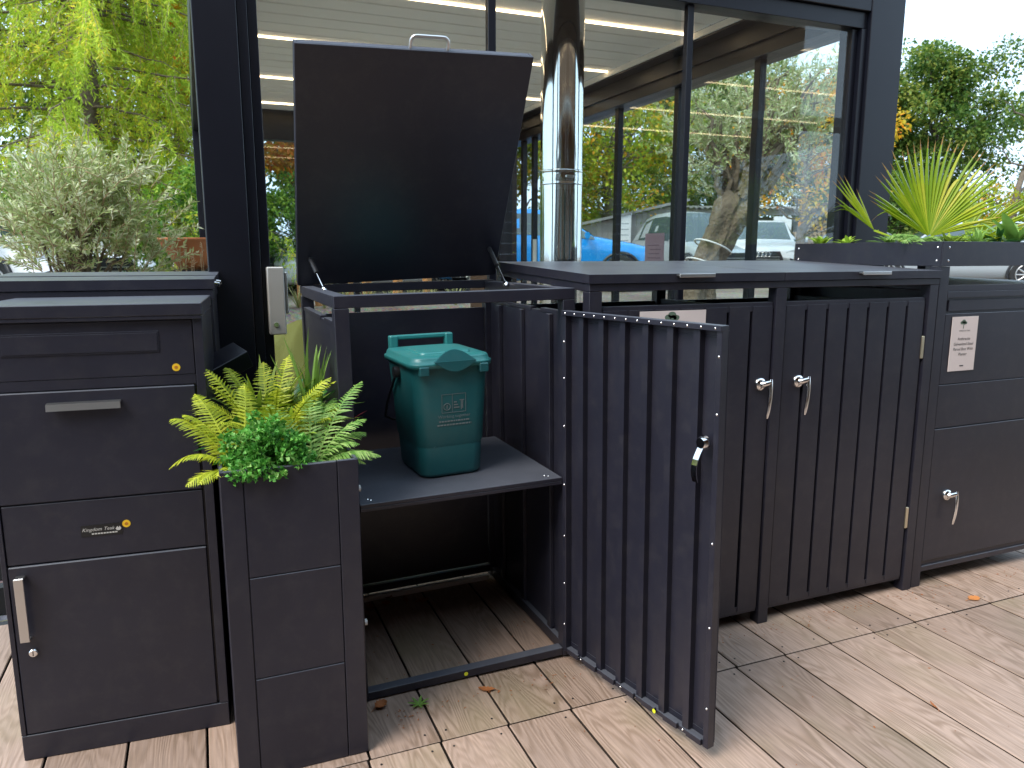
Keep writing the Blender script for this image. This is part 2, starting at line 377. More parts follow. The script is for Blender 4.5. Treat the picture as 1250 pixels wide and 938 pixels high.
def ground_mat():
    m, nt, p = newmat('gravel_ground'); L = nt.links
    tc = nn(nt, 'ShaderNodeTexCoord')
    v = nn(nt, 'ShaderNodeTexVoronoi', Scale=26.0); L.new(tc.outputs['Object'], v.inputs['Vector'])
    n = nn(nt, 'ShaderNodeTexNoise', Scale=.6, Detail=6.0); L.new(tc.outputs['Object'], n.inputs['Vector'])
    cr = nn(nt, 'ShaderNodeValToRGB'); e = cr.color_ramp.elements
    e[0].position = .35; e[0].color = (.17, .12, .085, 1); e[1].position = .65; e[1].color = (.33, .27, .21, 1); L.new(n.outputs['Fac'], cr.inputs[0])
    mx = nn(nt, 'ShaderNodeMixRGB', blend_type='MULTIPLY'); mx.inputs[0].default_value = .6; L.new(cr.outputs[0], mx.inputs[1]); L.new(v.outputs['Color'], mx.inputs[2])
    L.new(mx.outputs[0], p.inputs['Base Color']); p.inputs['Roughness'].default_value = .95
    b = nn(nt, 'ShaderNodeBump', Strength=.8, Distance=.02); L.new(v.outputs['Distance'], b.inputs['Height']); L.new(b.outputs[0], p.inputs['Normal'])
    return m
M_GROUND = ground_mat()

def glass_mat():
    m = bpy.data.materials.new('clear_glazing'); m.use_nodes = True; nt = m.node_tree; nt.nodes.clear(); L = nt.links
    o = nn(nt, 'ShaderNodeOutputMaterial'); t = nn(nt, 'ShaderNodeBsdfTransparent'); t.inputs[0].default_value = (.93, .955, .95, 1)
    g = nn(nt, 'ShaderNodeBsdfGlossy'); g.inputs['Roughness'].default_value = .01; g.inputs['Color'].default_value = (1, 1, 1, 1)
    lw = nn(nt, 'ShaderNodeLayerWeight'); lw.inputs[0].default_value = .5
    pw = nn(nt, 'ShaderNodeMath', operation='POWER'); L.new(lw.outputs['Facing'], pw.inputs[0]); pw.inputs[1].default_value = 5.0
    fr = nn(nt, 'ShaderNodeMath', operation='MULTIPLY_ADD'); L.new(pw.outputs[0], fr.inputs[0]); fr.inputs[1].default_value = .9; fr.inputs[2].default_value = .03
    mx = nn(nt, 'ShaderNodeMixShader'); L.new(fr.outputs[0], mx.inputs[0]); L.new(t.outputs[0], mx.inputs[1]); L.new(g.outputs[0], mx.inputs[2])
    L.new(mx.outputs[0], o.inputs[0])
    return m
M_GLASS = glass_mat()

def emis_mat(name, col, s):
    m, nt, p = newmat(name); p.inputs['Base Color'].default_value = (.8, .8, .8, 1)
    p.inputs['Emission Color'].default_value = col + (1,); p.inputs['Emission Strength'].default_value = s
    return m
M_LED = emis_mat('warm_led_strip', (1.0, .74, .45), 4.0)

def flue_mat():
    m, nt, p = newmat('polished_flue'); L = nt.links
    p.inputs['Base Color'].default_value = (.80, .78, .75, 1); p.inputs['Metallic'].default_value = 1; p.inputs['Roughness'].default_value = .07
    tc = nn(nt, 'ShaderNodeTexCoord'); mp = nn(nt, 'ShaderNodeMapping'); mp.inputs['Scale'].default_value = (14, 14, .6); L.new(tc.outputs['Object'], mp.inputs[0])
    n = nn(nt, 'ShaderNodeTexNoise', Scale=1.0, Detail=1.0); L.new(mp.outputs[0], n.inputs['Vector'])
    b = nn(nt, 'ShaderNodeBump', Strength=.5, Distance=.004); L.new(n.outputs['Fac'], b.inputs['Height']); L.new(b.outputs[0], p.inputs['Normal'])
    return m
M_FLUE = flue_mat()

# ------------------------------------------------------------------ ground and decking
def hgt(x, y):
    def ss(a, b, t): t = min(1, max(0, (t - a) / (b - a))); return t * t * (3 - 2 * t)
    k = max(ss(8.9, 10.5, y), ss(4.6, 6.0, x), ss(-9, -11, x) if False else 0)
    return -.16 + .81 * k
gm = MB()
xs = [-150, -60, -30, -15, -10, -6, -3, 0, 2, 4.2, 4.6, 5.0, 5.3, 5.6, 6.0, 6.6, 8, 12, 20, 35, 60, 150]
ys = [-60, -20, -8, -3, 0, 3, 6, 8, 8.9, 9.3, 9.7, 10.1, 10.5, 11.5, 14, 18, 24, 32, 45, 70, 200]
gm.add([(x, y, hgt(x, y)) for y in ys for x in xs],
       [(j * len(xs) + i, j * len(xs) + i + 1, (j + 1) * len(xs) + i + 1, (j + 1) * len(xs) + i) for j in range(len(ys) - 1) for i in range(len(xs) - 1)], True)
tag(gm.build('ground', M_GROUND), kind='structure')

deck = empty('deck', (0, 0, 0)); tag(deck, kind='structure')
sub = MB()
for i in range(26): sub.box(-4.2, 6.0, -2.6 + i * .42, -2.54 + i * .42, -.155, -.032, 0)
sub.build('joist_frame', M_BLACK, deck)
tag(deck.children[0], kind='stuff')
PITCH = .2115; GAP = .0068
me_plank = {}
def plank(x0, y0, y1):
    ln = round(y1 - y0, 3)
    if ln not in me_plank:
        me = MB().box(0, PITCH - GAP, 0, ln - GAP, -.03, 0, .0025).mesh('plank', M_DECK); me.materials.append(M_DECKEDGE)
        for p in me.polygons:
            if abs(p.normal.z) < .3: p.material_index = 1
        me_plank[ln] = me
    o = link('plank', me_plank[ln], deck); o.location = (x0, y0, random.uniform(-.001, .001))
rows = [(-2.6, -.30), (-.30, 1.925), (1.925, 3.24)]
for ri, (y0, y1) in enumerate(rows):
    for k in range(-21, 26):
        x0 = .565 + k * PITCH + (.0 if ri == 1 else .007 if ri == 2 else .05) + GAP / 2
        if (ri == 0 or ri > 2) and not (-3.0 < x0 < 5.2): continue
        if ri > 2 and not (-.1 < x0 < 3.4): continue
        plank(x0, y0, y1)
tl = MB()
pt_ = empty('bounce_floor', (0, 0, 0)); tag(pt_, kind='structure')  # unseen pale floor added to bounce light up to the ceiling
me_t = MB().box(0, .592, 0, .592, -.03, -.001, .003).mesh('bounce_slab', M_BOUNCE)
for i in range(5):
    for j in range(8):
        o = link('bounce_slab', me_t, pt_); o.location = (.20 + i * .6, 3.27 + j * .6, random.uniform(-.001, .001))
# screw heads along the row joint
sc = MB()
for k in range(-8, 20):
    for dx in (.03, PITCH - .035):
        for yy in (1.885, 1.965):
            if random.random() < .8:
                x = .565 + k * PITCH + dx
                sc.cyl((x, yy, .0008), (x, yy, .0022), .0032, 8)
tag(sc.build('screw_head', M_BLACK, deck), kind='stuff')

# ------------------------------------------------------------------ glazed pergola room
room = empty('glass_garden_room', (0, 3.05, 0))
tag(room, 'dark framed glass garden room with white louvred ceiling behind the storage boxes', 'garden room')
room_parts = []
def rp(name, mb, mat, parent=room):
    mb.xf(Matrix.Translation((0, -3.05, 0))); return mb.build(name, mat, parent)
FY0, FY1 = 3.06, 3.20
# posts
rp('post', MB().box(.037, .188, FY0, FY1 + .01, 0, 2.90, .003), M_FRAME)
rp('post', MB().box(3.215, 3.44, FY0, FY1 + .03, 0, 2.90, .003), M_FRAME)
rp('post', MB().box(.037, .188, 8.21, 8.36, 0, 2.90, .003), M_FRAME)
rp('post', MB().box(3.215, 3.44, 8.21, 8.36, 0, 2.90, .003), M_FRAME)
# frame of the sliding doors beside the posts: stepped profiles
fm = MB().box(.190, .226, FY0 + .02, FY1, 0, 2.52, .002).box(.228, .262, FY0 + .045, FY1 - .01, 0, 2.52, .002)
rp('door_jamb', fm, M_FRAME)
fm = MB().box(3.178, 3.213, FY0 + .02, FY1, 0, 2.52, .002).box(3.140, 3.176, FY0 + .045, FY1 - .01, 0, 2.52, .002)
rp('door_jamb', fm, M_FRAME)
rp('beam', MB().box(.188, 3.215, FY0 + .005, FY1 + .01, 2.60, 2.90, .003), M_FRAME)
rp('door_head', MB().box(.19, 3.213, FY0 + .025, FY1 - .005, 2.522, 2.598, .002), M_FRAME)
rp('door_track', MB().box(.19, 3.213, FY0 + .025, FY1 - .005, 0, .03, .002), M_FRAME)
rp('beam', MB().box(3.23, 3.43, FY1 + .032, 8.208, 2.58, 2.90, .003), M_FRAME)
rp('beam', MB().box(.045, .180, FY1 + .012, 8.208, 2.58, 2.90, .003), M_FRAME)
rp('beam', MB().box(.190, 3.213, 8.22, 8.35, 2.53, 2.90, .003), M_FRAME)
g = MB().prism_y([(3.10, 2.79), (3.228, 2.79), (3.228, 2.66), (3.205, 2.66), (3.205, 2.765), (3.10, 2.765)], FY1 + .04, 8.20)
rp('gutter', g, M_FRAME)
rp('gutter_edge', MB().box(3.085, 3.098, FY1 + .04, 8.20, 2.775, 2.815, .001), M_WHITE)
# front mullions (sliding panel stiles)
for a, b in ((1.172, 1.222), (2.150, 2.200)):
    mu = rp('mullion', MB().box(a, b - .018, FY0 + .045, FY0 + .08, .03, 2.522, .002).box(b - .022, b, FY0 + .085, FY0 + .115, .03, 2.522, .002), M_FRAME)
for a, b, y in ((.262, 1.172, .062), (1.204, 2.150, .10), (2.200, 3.140, .062)):
    rp('glass_pane', MB().box(a, b, FY0 + y, FY0 + y + .002, .03, 2.522, 0), M_GLASS)
# right side wall
SY = [3.98, 4.84, 5.69, 6.55, 7.40, 7.68]
for y in SY:
    rp('mullion', MB().box(3.275, 3.325, y - .028, y + .028, 0, 2.58, .002), M_FRAME)
ed = [FY1 + .03] + SY + [8.21]
for i in range(len(ed) - 1):
    rp('glass_pane', MB().box(3.298, 3.300, ed[i] + .03, ed[i + 1] - .03, .02, 2.58, 0), M_GLASS)
rp('glass_pane', MB().box(.112, .114, FY1 + .02, 8.20, .02, 2.58, 0), M_GLASS)
for i in range(22):
    z = .10 + i * .11
    rp('cladding_slat', MB().box(2.88, 3.21, 8.24, 8.265, z, z + .1, .003), M_CLAD)
rp('mullion', MB().box(1.55, 1.61, 8.24, 8.30, 0, 2.53, .002), M_FRAME)
rp('glass_pane', MB().box(.19, 2.87, 8.268, 8.27, .02, 2.53, 0), M_GLASS)
# louvres and LED strips
LED_Y = (4.43, 5.53, 6.74, 7.84)
ySl = FY1 + .05; me_l = None
while ySl < 8.18:
    w = .196
    if me_l is None: me_l = MB().box(.19, 3.10, 0, .184, 0, .035, .006).mesh('louvre', M_CEIL)
    o = link('louvre', me_l, room); o.location = (0, ySl - 3.05, 2.82 + random.uniform(-.0015, .0015)); ySl += w
rp('light_block_sheet', MB().box(.19, 3.10, FY1 + .04, 8.2, 2.870, 2.895, .0), M_CEIL)  # sheet added above the louvres to keep sky light out of the gaps
for y in LED_Y:
    rp('led_strip', MB().box(.20, 3.09, y - .0065, y + .0065, 2.808, 2.8165, 0), M_LED)
# door lock plate on the jamb
lk = rp('lock_case', MB().box(.243, .306, FY0 - .012, FY0 + .044, 1.09, 1.35, .004), M_ALU)
rp('lock_cylinder', MB().cyl((.268, FY0 - .012, 1.13), (.268, FY0 - .017, 1.13), .009, 14), M_CHROME, lk)
rp('finger_grip', MB().box(.3075, .318, FY0 - .006, FY0 + .03, 1.17, 1.33, .003), M_STEEL, lk)
rp('lock_case', MB().box(3.262, 3.274, 7.28, 7.36, 1.20, 1.55, .003), M_WHITE)

# flue pipe and its stove
flue = empty('flue_pipe', (1.765, 3.62, 0))
tag(flue, 'polished stainless steel flue pipe rising inside the glass room to the ceiling', 'flue pipe')
fr_ = .1085
prof = [(0, fr_), (1.40, fr_)]
MB().tube([(0, 0, .75), (0, 0, 1.78)], fr_, 48, cap=False).build('pipe', M_FLUE, flue)
MB().tube([(0, 0, 1.79), (0, 0, 2.818)], fr_, 48, cap=False).build('pipe', M_FLUE, flue)
MB().tube([(0, 0, z) for z in (1.745, 1.75, 1.755, 1.765, 1.80, 1.81, 1.815, 1.82)], [fr_ + k for k in (.0005, .004, .001, .002, .002, .001, .004, .0005)], 48, cap=False).build('locking_band', M_FLUE, flue)
MB().box(-.03, .012, -fr_ - .012, -fr_ + .002, 1.776, 1.79, .003).build('band_clip', M_STEEL, flue)
MB().box(-.3, .3, -.24, .24, .12, .75, .01).build('stove_body', M_BLACK, flue)
for sx in (-.25, .25):
    for sy in (-.19, .19): MB().box(sx - .02, sx + .02, sy - .02, sy + .02, .0015, .12, .002).build('leg', M_BLACK, flue)

# ------------------------------------------------------------------ slatted doors, shared by both bin stores
def screws(pts, axis, r=.004):
    mb = MB()
    for p in pts:
        p = Vector(p); a = Vector(axis)
        mb.tube([p, p + a * .0012, p + a * .0022], [r, r * .8, r * .3], 8)
    return mb
def slat_door(name, parent, W, H, hinge, mat_out, mat_in):
    """origin at the hinge foot; front faces -Y; spreads to -x (hinge R) or +x (hinge L)"""
    o0 = -W if hinge == 'R' else 0.0
    fr = MB()
    fr.box(o0, o0 + .018, .002, .026, 0, H, .0012).box(o0 + W - .018, o0 + W, .002, .026, 0, H, .0012)
    fr.box(o0 - .0005, o0 + W + .0005, .0025, .0305, H - .0135, H + .0015, .001).box(o0 + .018, o0 + W - .018, .0025, .024, 0, .014, .001)
    fr.box(o0 + .0005, o0 + W - .0005, .0, .002, H - .030, H - .0005, .0).box(o0 + .0005, o0 + W - .0005, .0, .002, .0005, .030, .0)
    d = fr.build(name, mat_in, parent)
    n = 7; g = .013; pw = (W - (n - 1) * g) / n
    for i in range(n):
        a = o0 + i * (pw + g)
        s = MB().box(a, a + pw, -.0025, -.0005, .012, H - .012, .0008).build('slat', mat_out, d)
        MB().box(a + .001, a + pw - .001, -.0004, .0016 if .03 < 1 else 0, .031, H - .031, 0).build('slat_lining', mat_in, d)
        if i < n - 1:
            b = a + pw
            ch = MB().box(b - .005, b, .0018, .019, .016, H - .016, 0).box(b + g, b + g + .005, .0018, .019, .016, H - .016, 0).box(b - .005, b + g + .005, .0192, .0208, .016, H - .016, 0)
            ch.build('groove_channel', mat_in, d)
    return d, o0
def swing_handle(parent, x, z, sgn=1, y=-.0025):
    h = MB().tube([(x, y, z), (x, y - .006, z), (x, y - .011, z), (x, y - .014, z)], [.024, .024, .021, .012], 20).build('handle_rose', M_CHROME, parent)
    MB().tube([(x, y - .012, z), (x + .004, y - .020, z + .002), (x + .016, y - .026, z + .006), (x + .024, y - .028, z + .008)], [.012, .011, .010, .009], 12).build('handle_neck', M_CHROME, parent)
    lv = MB(); prev = None; rings = []
    for t in np.linspace(0, 1, 11):
        c = (x + .026 - .013 * t, y - .029 - .008 * math.sin(t * 2.8), z + .020 - .142 * t)
        w = .0092 * (1.0 - .18 * t) * (math.sin(math.pi * min(1, .18 + t * 2)) if t < .15 else 1) * (.55 if t == 1 else 1); d = .0052
        rings.append([(c[0] + w * math.cos(q), c[1] + d * math.sin(q), c[2]) for q in np.linspace(0, -2 * math.pi, 12, endpoint=False)])
    lv.loft(rings).build('handle_lever', M_CHROME, parent)

# ------------------------------------------------------------------ open single bin store
ST = empty('bin_store', (.370, 2.195, .001), (0, R(-.8), 0))
tag(ST, 'open anthracite bin store with raised lid and slatted door swung wide beside planter', 'bin store')
SW, SD, SH = .772, .765, 1.280
def part(name, mb, mat, parent=ST): return mb.build(name, mat, parent)
for x, y in ((0, 0), (SW - .043, 0), (0, SD - .043), (SW - .043, SD - .043)):
    part('post', MB().box(x, x + .043, y, y + .043, 0, SH - .037, .0015), M_ANTH)
part('top_rail', MB().box(0, SW, 0, .043, SH - .036, SH, .0015), M_ANTH)
part('top_rail', MB().box(0, SW, SD - .036, SD, SH - .028, SH + .004, .0015), M_ANTH)
for x in (0, SW - .043): part('top_rail', MB().box(x, x + .043, .044, SD - .037, SH - .036, SH, .0015), M_ANTH)
part('bottom_rail', MB().box(.044, SW - .044, .004, .040, .002, .028, .001), M_ANTH)
part('bottom_rail', MB().box(.044, SW - .044, SD - .040, SD - .004, .02, .05, .001), M_ANTH)
for x in (.004, SW - .040): part('bottom_rail', MB().box(x, x + .036, .044, SD - .044, .002, .04, .001), M_ANTH)
# side and back panels with folded top lips
for x, nm in ((.006, 0), (SW - .022, 1)):
    pn = part('side_panel', MB().box(x, x + .016, .045, SD - .045, .042, 1.195, .001), M_ANTH)
    MB().box(x - .003, x + .019, .050, .22, 1.190, 1.203, .001).box(x - .003, x + .019, .30, SD - .05, 1.190, 1.203, .001).build('panel_lip', M_ANTH, pn)
xi = SW - .0225
for y0 in (.118, .36, .585):
    part('panel_rib', MB().box(xi - .016, xi - .0005, y0, y0 + .028, .045, 1.188, .0015), M_ANTH)
    part('panel_rib', MB().box(.0225, .038, y0, y0 + .028, .045, 1.188, .0015), M_ANTH)
bp = part('back_panel', MB().box(.045, SW - .045, SD - .026, SD - .010, .055, 1.172, .001), M_ANTH)
# shelf
sh = part('shelf', MB().box(.046, SW - .050, -.006, .62, .640, .652, .0012).box(.046, SW - .050, -.0055, .004, .628, .6395, .001), M_ANTH)
tag(screws([(.085, .03, .652), (.078, .042, .652), (SW - .085, .03, .652), (SW - .094, .042, .652)], (0, 0, 1), .0045).build('screw', M_CHROME, sh), kind='stuff')
for z in (.265, .70): part('magnetic_catch', MB().cyl((.044, .012, z), (.052, .012, z), .010, 14), M_WHITE)
# lid, hinged at the rear, raised about 70 degrees
TH = R(58.5)
lid = empty('tmp'); bpy.data.objects.remove(lid)
LW, LD = .786, .868
lb = MB().box(-.012, LW - .012, 0, LD, .022, .030, .0015)
lid = lb.build('lid', M_ANTH, ST)
lid.location = (0, SD - .012, SH + .018)
# closed lid would run to -y: build along +y then rotate so that +y maps forward and up
lid.rotation_euler = Euler((math.pi - TH, R(-1.5), 0), 'XYZ')
def lp(name, mb, mat): return mb.build(name, mat, lid)
lp('lid_edge', MB().box(-.012, -.003, .0, LD, -.006, .0215, .001), M_ANTH)
lp('lid_edge', MB().box(LW - .021, LW - .012, .0, LD, -.006, .0215, .001), M_ANTH)
lp('lid_edge', MB().box(-.0025, LW - .0215, LD - .009, LD, -.006, .0215, .001), M_ANTH)
lp('lid_edge', MB().box(-.0025, LW - .0215, .0, .009, -.006, .0215, .001), M_ANTH)
lp('latch_plate', MB().box(LW * .46, LW * .46 + .008, LD - .085, LD - .012, -.012, .0215, .001).box(LW * .46 + .087, LW * .46 + .095, LD - .085, LD - .012, -.012, .0215, .001).box(LW * .46 + .009, LW * .46 + .086, LD - .085, LD - .077, -.012, .0215, .001).box(LW * .46 + .009, LW * .46 + .086, LD - .032, LD - .012, -.012, .0215, .001), M_PLASTIC)
hp = []
hx0, hx1, hr = LW * .445, LW * .445 + .125, .018
for k in range(5):
    a = math.pi - k * math.pi / 8; hp.append((hx0 + hr + hr * math.cos(a), LD + .020 + hr * math.sin(a), .012))
for k in range(5):
    a = math.pi / 2 - k * math.pi / 8; hp.append((hx1 - hr + hr * math.cos(a), LD + .020 + hr * math.sin(a), .012))
lp('lid_handle', MB().tube([(hx0, LD - .002, .012)] + hp + [(hx1, LD - .002, .012)], .0058, 12), M_STEEL)
# gas struts: from the lid to the side rails
def strut(lx, ly, fx, fy):
    m = Matrix.Translation(lid.location) @ lid.rotation_euler.to_matrix().to_4x4()
    p = m @ Vector((lx, ly, -.004)); q = Vector((fx, fy, SH - .005)); d = (q - p)
    s = MB().cyl(p, p + d * .55, .0085, 12).build('gas_strut', M_PLASTIC, ST)
    MB().cyl(p + d * .55, q, .004, 10).build('strut_rod', M_CHROME, s)
    MB().tube([p - d.normalized() * .012, p, p + d.normalized() * .012], [.004, .010, .007], 10).build('ball_joint', M_CHROME, s)
    MB().tube([q - d.normalized() * .014, q, q + d.normalized() * .010], [.007, .011, .004], 10).build('ball_joint', M_CHROME, s)
strut(.030, .115, .052, .50)
strut(LW - .055, .130, SW - .052, .47)
# hinges at the rear
for x in (.12, SW - .17): part('hinge', MB().cyl((x, SD - .002, SH + .010), (x + .06, SD - .002, SH + .010), .006, 10), M_BLACK)
# open door
DW, DH = .655, 1.178
dr, o0 = slat_door('door', ST, DW, DH, 'R', M_ANTH, M_ANTH)
dr.location = (SW - .026, -.004, .030)
ang = math.atan2(.637, .130)            # closed = pi direction; swing out
dr.rotation_euler = (0, 0, R(180) - math.atan2(-.640, .132) - math.pi * 0) if False else (0, 0, R(101.6))
ys_ = .0268
pts = [(o0 + .02 + i * (DW - .04) / 13, .0305, DH - .006) for i in range(14)]
pts += [(o0 + .009, .026, z) for z in (.12, .36, .60, .95, 1.1)] + [(-.009, .026, z) for z in (.1, .25, .42, .6, .8, .96, 1.08)]
pts += [(o0 + .03 + i * (DW - .06) / 9, .024, .007) for i in range(10)]
tag(screws(pts, (0, 1, 0), .0036).build('screw', M_CHROME, dr), kind='stuff')
# step-shaped clips along the door foot
for i in range(7):
    a = o0 + .02 + i * (DW - .02) / 7
    MB().box(a, a + .055, .0245, .034, .004, .022, .001).build('bottom_clip', M_ANTH, dr)
hz = .87
swing_handle(dr, o0 + .055, hz)
b_ = MB().tube([(o0 + .045, .0272, hz), (o0 + .045, .036, hz), (o0 + .045, .044, hz)], [.020, .019, .014], 18).build('lock_boss', M_CHROME, dr)
cam_ = MB()
cp = [(o0 + .045 + .004 * math.sin(t * 3), .040 + .020 * math.sin(t * 2.2), hz - .012 - .09 * t) for t in np.linspace(0, 1, 7)]
for i in range(6):
    a, b = cp[i], cp[i + 1]
    cam_.add([(a[0] - .009, a[1], a[2]), (a[0] + .009, a[1], a[2]), (b[0] + .009, b[1], b[2]), (b[0] - .009, b[1], b[2]),
              (a[0] - .009, a[1] + .003, a[2]), (a[0] + .009, a[1] + .003, a[2]), (b[0] + .009, b[1] + .003, b[2]), (b[0] - .009, b[1] + .003, b[2])],
             [(0, 1, 2, 3), (7, 6, 5, 4), (0, 3, 7, 4), (1, 5, 6, 2), (0, 4, 5, 1), (3, 2, 6, 7)])
cam_.build('lock_cam', M_CHROME, dr)
MB().cyl((o0 + .20, .0345, .014), (o0 + .20, .0352, .014), .007, 14).build('round_sticker', M_YELLOW2, dr)
part('round_sticker', MB().cyl((.37, .0038, .015), (.37, .0030, .015), .007, 14), M_YELLOW2)
# ------------------------------------------------------------------ green food waste caddy
CD = empty('food_caddy', (.757, 2.352, .6605)); CD.rotation_euler = (0, R(-.8), R(3)); CD.scale = (1.07, 1.03, 1.03)
tag(CD, 'teal green plastic food waste caddy standing on the shelf of the open bin store', 'caddy')
def rrect(w, d, r, z, y0=0, n=5, bulge=0):
    pts = []
    for cx_, cy_, a0 in ((w / 2 - r, r, -90), (w / 2 - r, d - r, 0), (-w / 2 + r, d - r, 90), (-w / 2 + r, r, 180)):
        for k in range(n + 1):
            a = R(a0 + 90 * k / n); pts.append((cx_ + r * math.cos(a), y0 + cy_ + r * math.sin(a), z))
    return pts
rings = []
for z, w, d, r, y0 in ((.004, .180, .245, .035, .010), (.0, .180, .235, .03, .016), (.004, .198, .255, .04, .006), (.014, .206, .262, .04, .002), (.100, .214, .272, .040, .0),
                       (.106, .216, .274, .042, -.001), (.112, .222, .280, .042, -.004), (.24, .236, .296, .044, -.009), (.350, .250, .312, .046, -.014), (.372, .254, .318, .046, -.016)):
    rings.append(rrect(w, d, r, z, y0))
MB().loft(rings[1:]).build('body', M_CADDY, CD)
# raised arch on the lower front
ar = MB(); P = []
for k in range(15):
    t = k / 14; P.append((-.065 + .13 * t, 0, .105 + .038 * math.sin(math.pi * t)))
ar.tube([(x, -.0005 - .040 * max(0, z - .1), z) for x, _, z in P], .0022, 6).build('moulded_arch', M_CADDY, CD)
lr = [rrect(w, d, r, z, y0) for z, w, d, r, y0 in ((.364, .256, .330, .045, -.023), (.364, .272, .346, .050, -.031), (.376, .274, .348, .050, -.032), (.380, .272, .346, .050, -.031), (.3805, .262, .336, .046, -.026), (.394, .256, .330, .044, -.023), (.399, .246, .320, .04, -.018), (.4005, .19, .26, .03, .012))]
cl_ = MB().loft(lr).build('lid', M_CADDYLID, CD)
MB().loft([rrect(.170, .19, .02, .3990, .040), rrect(.166, .186, .02, .406, .042), rrect(.160, .18, .02, .407, .045)]).build('raised_panel', M_CADDYLID, cl_)
# front latch: arch above, smile flap below
fl = MB(); n = 14
arc = [(-.066 + .132 * k / n, .385 + .036 * math.sin(math.pi * k / n)) for k in range(n + 1)]
sm = [(.066 - .132 * k / n, .383 - .030 * math.sin(math.pi * k / n)) for k in range(n + 1)]
fl.prism_y([(x, z) for x, z in sm] + [(-.066, .386), (.066, .386)], -.043, -.0335)
for i in range(n):
    (xa, za), (xb, zb) = arc[i], arc[i + 1]
    ya = -.034 + .012 * math.sin(math.pi * i / n); yb = -.034 + .012 * math.sin(math.pi * (i + 1) / n)
    fl.add([(xa, -.040, .386), (xb, -.040, .386), (xb, yb - .006, zb), (xa, ya - .006, za), (xa, ya + .004, .386), (xb, yb + .004, .386), (xb, yb + .002, zb), (xa, ya + .002, za)],
           [(0, 1, 2, 3), (5, 4, 7, 6), (3, 2, 6, 7)])
fl.build('front_latch', M_CADDY, cl_)
for x in (-.112, .082): MB().box(x, x + .030, -.034, -.012, .342, .372, .003).build('lid_clip', M_CADDY, cl_)
# rear grip bar of the lid
gp = MB().box(-.095, .095, .290, .306, .424, .440, .004).box(-.112, -.084, .282, .312, .392, .4395, .004).box(.084, .112, .282, .312, .392, .4395, .004)
gp.build('rear_grip', M_CADDYLID, cl_)
for sx in (-1, 1): MB().cyl((sx * .118, .15, .335), (sx * .142, .15, .335), .019, 16).build('handle_boss', M_PLASTIC, CD)
bl_ = [(-.132, .150, .335)] + [(-.132 + .004 * math.sin(t * 3), .15 + .16 * math.sin(t * 1.5), .335 - .20 * t + .02 * t * t) for t in np.linspace(.2, 1, 6)]
MB().tube(bl_ + [(-.10, .330, .135), (.10, .330, .135), (.132, .30, .16), (.132, .15, .335)], .0045, 8).build('carry_handle', M_PLASTIC, CD)
def caddy_print(o): o.rotation_euler = (R(2.64), 0, 0); return o
yy = -.0092
pr = MB().box(-.045, .035, -.0006, 0, .060, .0615, 0).box(-.045, .035, -.0006, 0, .0, .0015, 0).box(-.045, -.0435, -.0006, 0, .0015, .060, 0).box(.0335, .035, -.0006, 0, .0015, .060, 0).box(-.011, -.0095, -.0006, 0, .0015, .060, 0)
pts_ = [(-.0275 + .011 * math.cos(k * math.pi / 8), -.0003, .020 + .011 * math.sin(k * math.pi / 8)) for k in range(17)]
pr.tube(pts_, .0012, 5); pr.box(-.029, -.026, -.0006, 0, .014, .026, 0)
for k, w in enumerate((.010, .014, .018)): pr.box(-.005, -.005 + w, -.0006, 0, .032 - k * .009, .036 - k * .009, 0)
pr.box(.018, .021, -.0006, 0, .008, .040, 0).box(.0225, .0255, -.0006, 0, .012, .040, 0).box(.014, .0295, -.0006, 0, .038, .041, 0)
p_ = pr.build('printed_emblem', M_PRINT, CD); p_.location = (.006, -.0096, .215); caddy_print(p_)
t_ = lettering('Working together', .0145, (.002, -.0100, .203), M_PRINT, CD, 'printed_lettering'); caddy_print(t_)
ln = MB()
rr_ = random.Random(3)
for row, (a, b) in enumerate(((-.050, .050), (-.056, .056))):
    x = a
    while x < b:
        w = rr_.uniform(.004, .011); ln.box(x, min(b, x + w), -.0005, 0, -.012 * row, -.012 * row + .005, 0); x += w + .0022
l_ = ln.build('printed_small_line', M_PRINT, CD); l_.location = (.002, -.0086, .185); caddy_print(l_)

# ------------------------------------------------------------------ double bin store
DB = empty('bin_store', (1.145, 2.136, .001))
tag(DB, 'closed double anthracite bin store with two slatted doors and two lids', 'bin store')
BW, BD = 1.556, .81
def dp(name, mb, mat, parent=DB): return mb.build(name, mat, parent)
def top_z(y): return 1.280 + .034 * y / BD
for x in (0, .752, BW - .046):
    for y in (0, BD - .046):
        dp('post', MB().box(x, x + .046, y, y + .046, 0, 1.279 + (.03 if y else 0), .0015), M_ANTH)
dp('top_rail', MB().box(-.001, BW + .001, -.001, .045, 1.280, 1.304, .0015), M_ANTH)
dp('top_rail', MB().box(-.001, BW + .001, BD - .046, BD, 1.310, 1.334, .0015), M_ANTH)
for x in (0, .752, BW - .046):
    dp('top_rail', MB().prism_x([(.046, 1.280), (BD - .047, 1.311), (BD - .047, 1.334), (.046, 1.304)], x, x + .046), M_ANTH)
for x0, x1 in ((-.006, .7745), (.7775, BW + .006)):
    l = dp('lid', MB().prism_x([(-.008, 1.3055), (BD, 1.3355), (BD, 1.367), (-.008, 1.334)], x0, x1), M_ANTH)
    hx = x0 + (.325 if x0 < .1 else .345)
    MB().box(hx, hx + .142, -.026, -.0085, 1.326, 1.331, .001).box(hx, hx + .142, -.030, -.0255, 1.322, 1.334, .001).build('lid_handle', M_STEEL, l)
for x, nm in ((.006, 0), (BW - .022, 1), (.767, 2)):
    dp('side_panel', MB().box(x, x + .016, .048, BD - .048, .05, 1.20, .001), M_ANTH)
dp('back_panel', MB().box(.048, BW - .048, BD - .026, BD - .010, .06, 1.19, .001), M_ANTH)
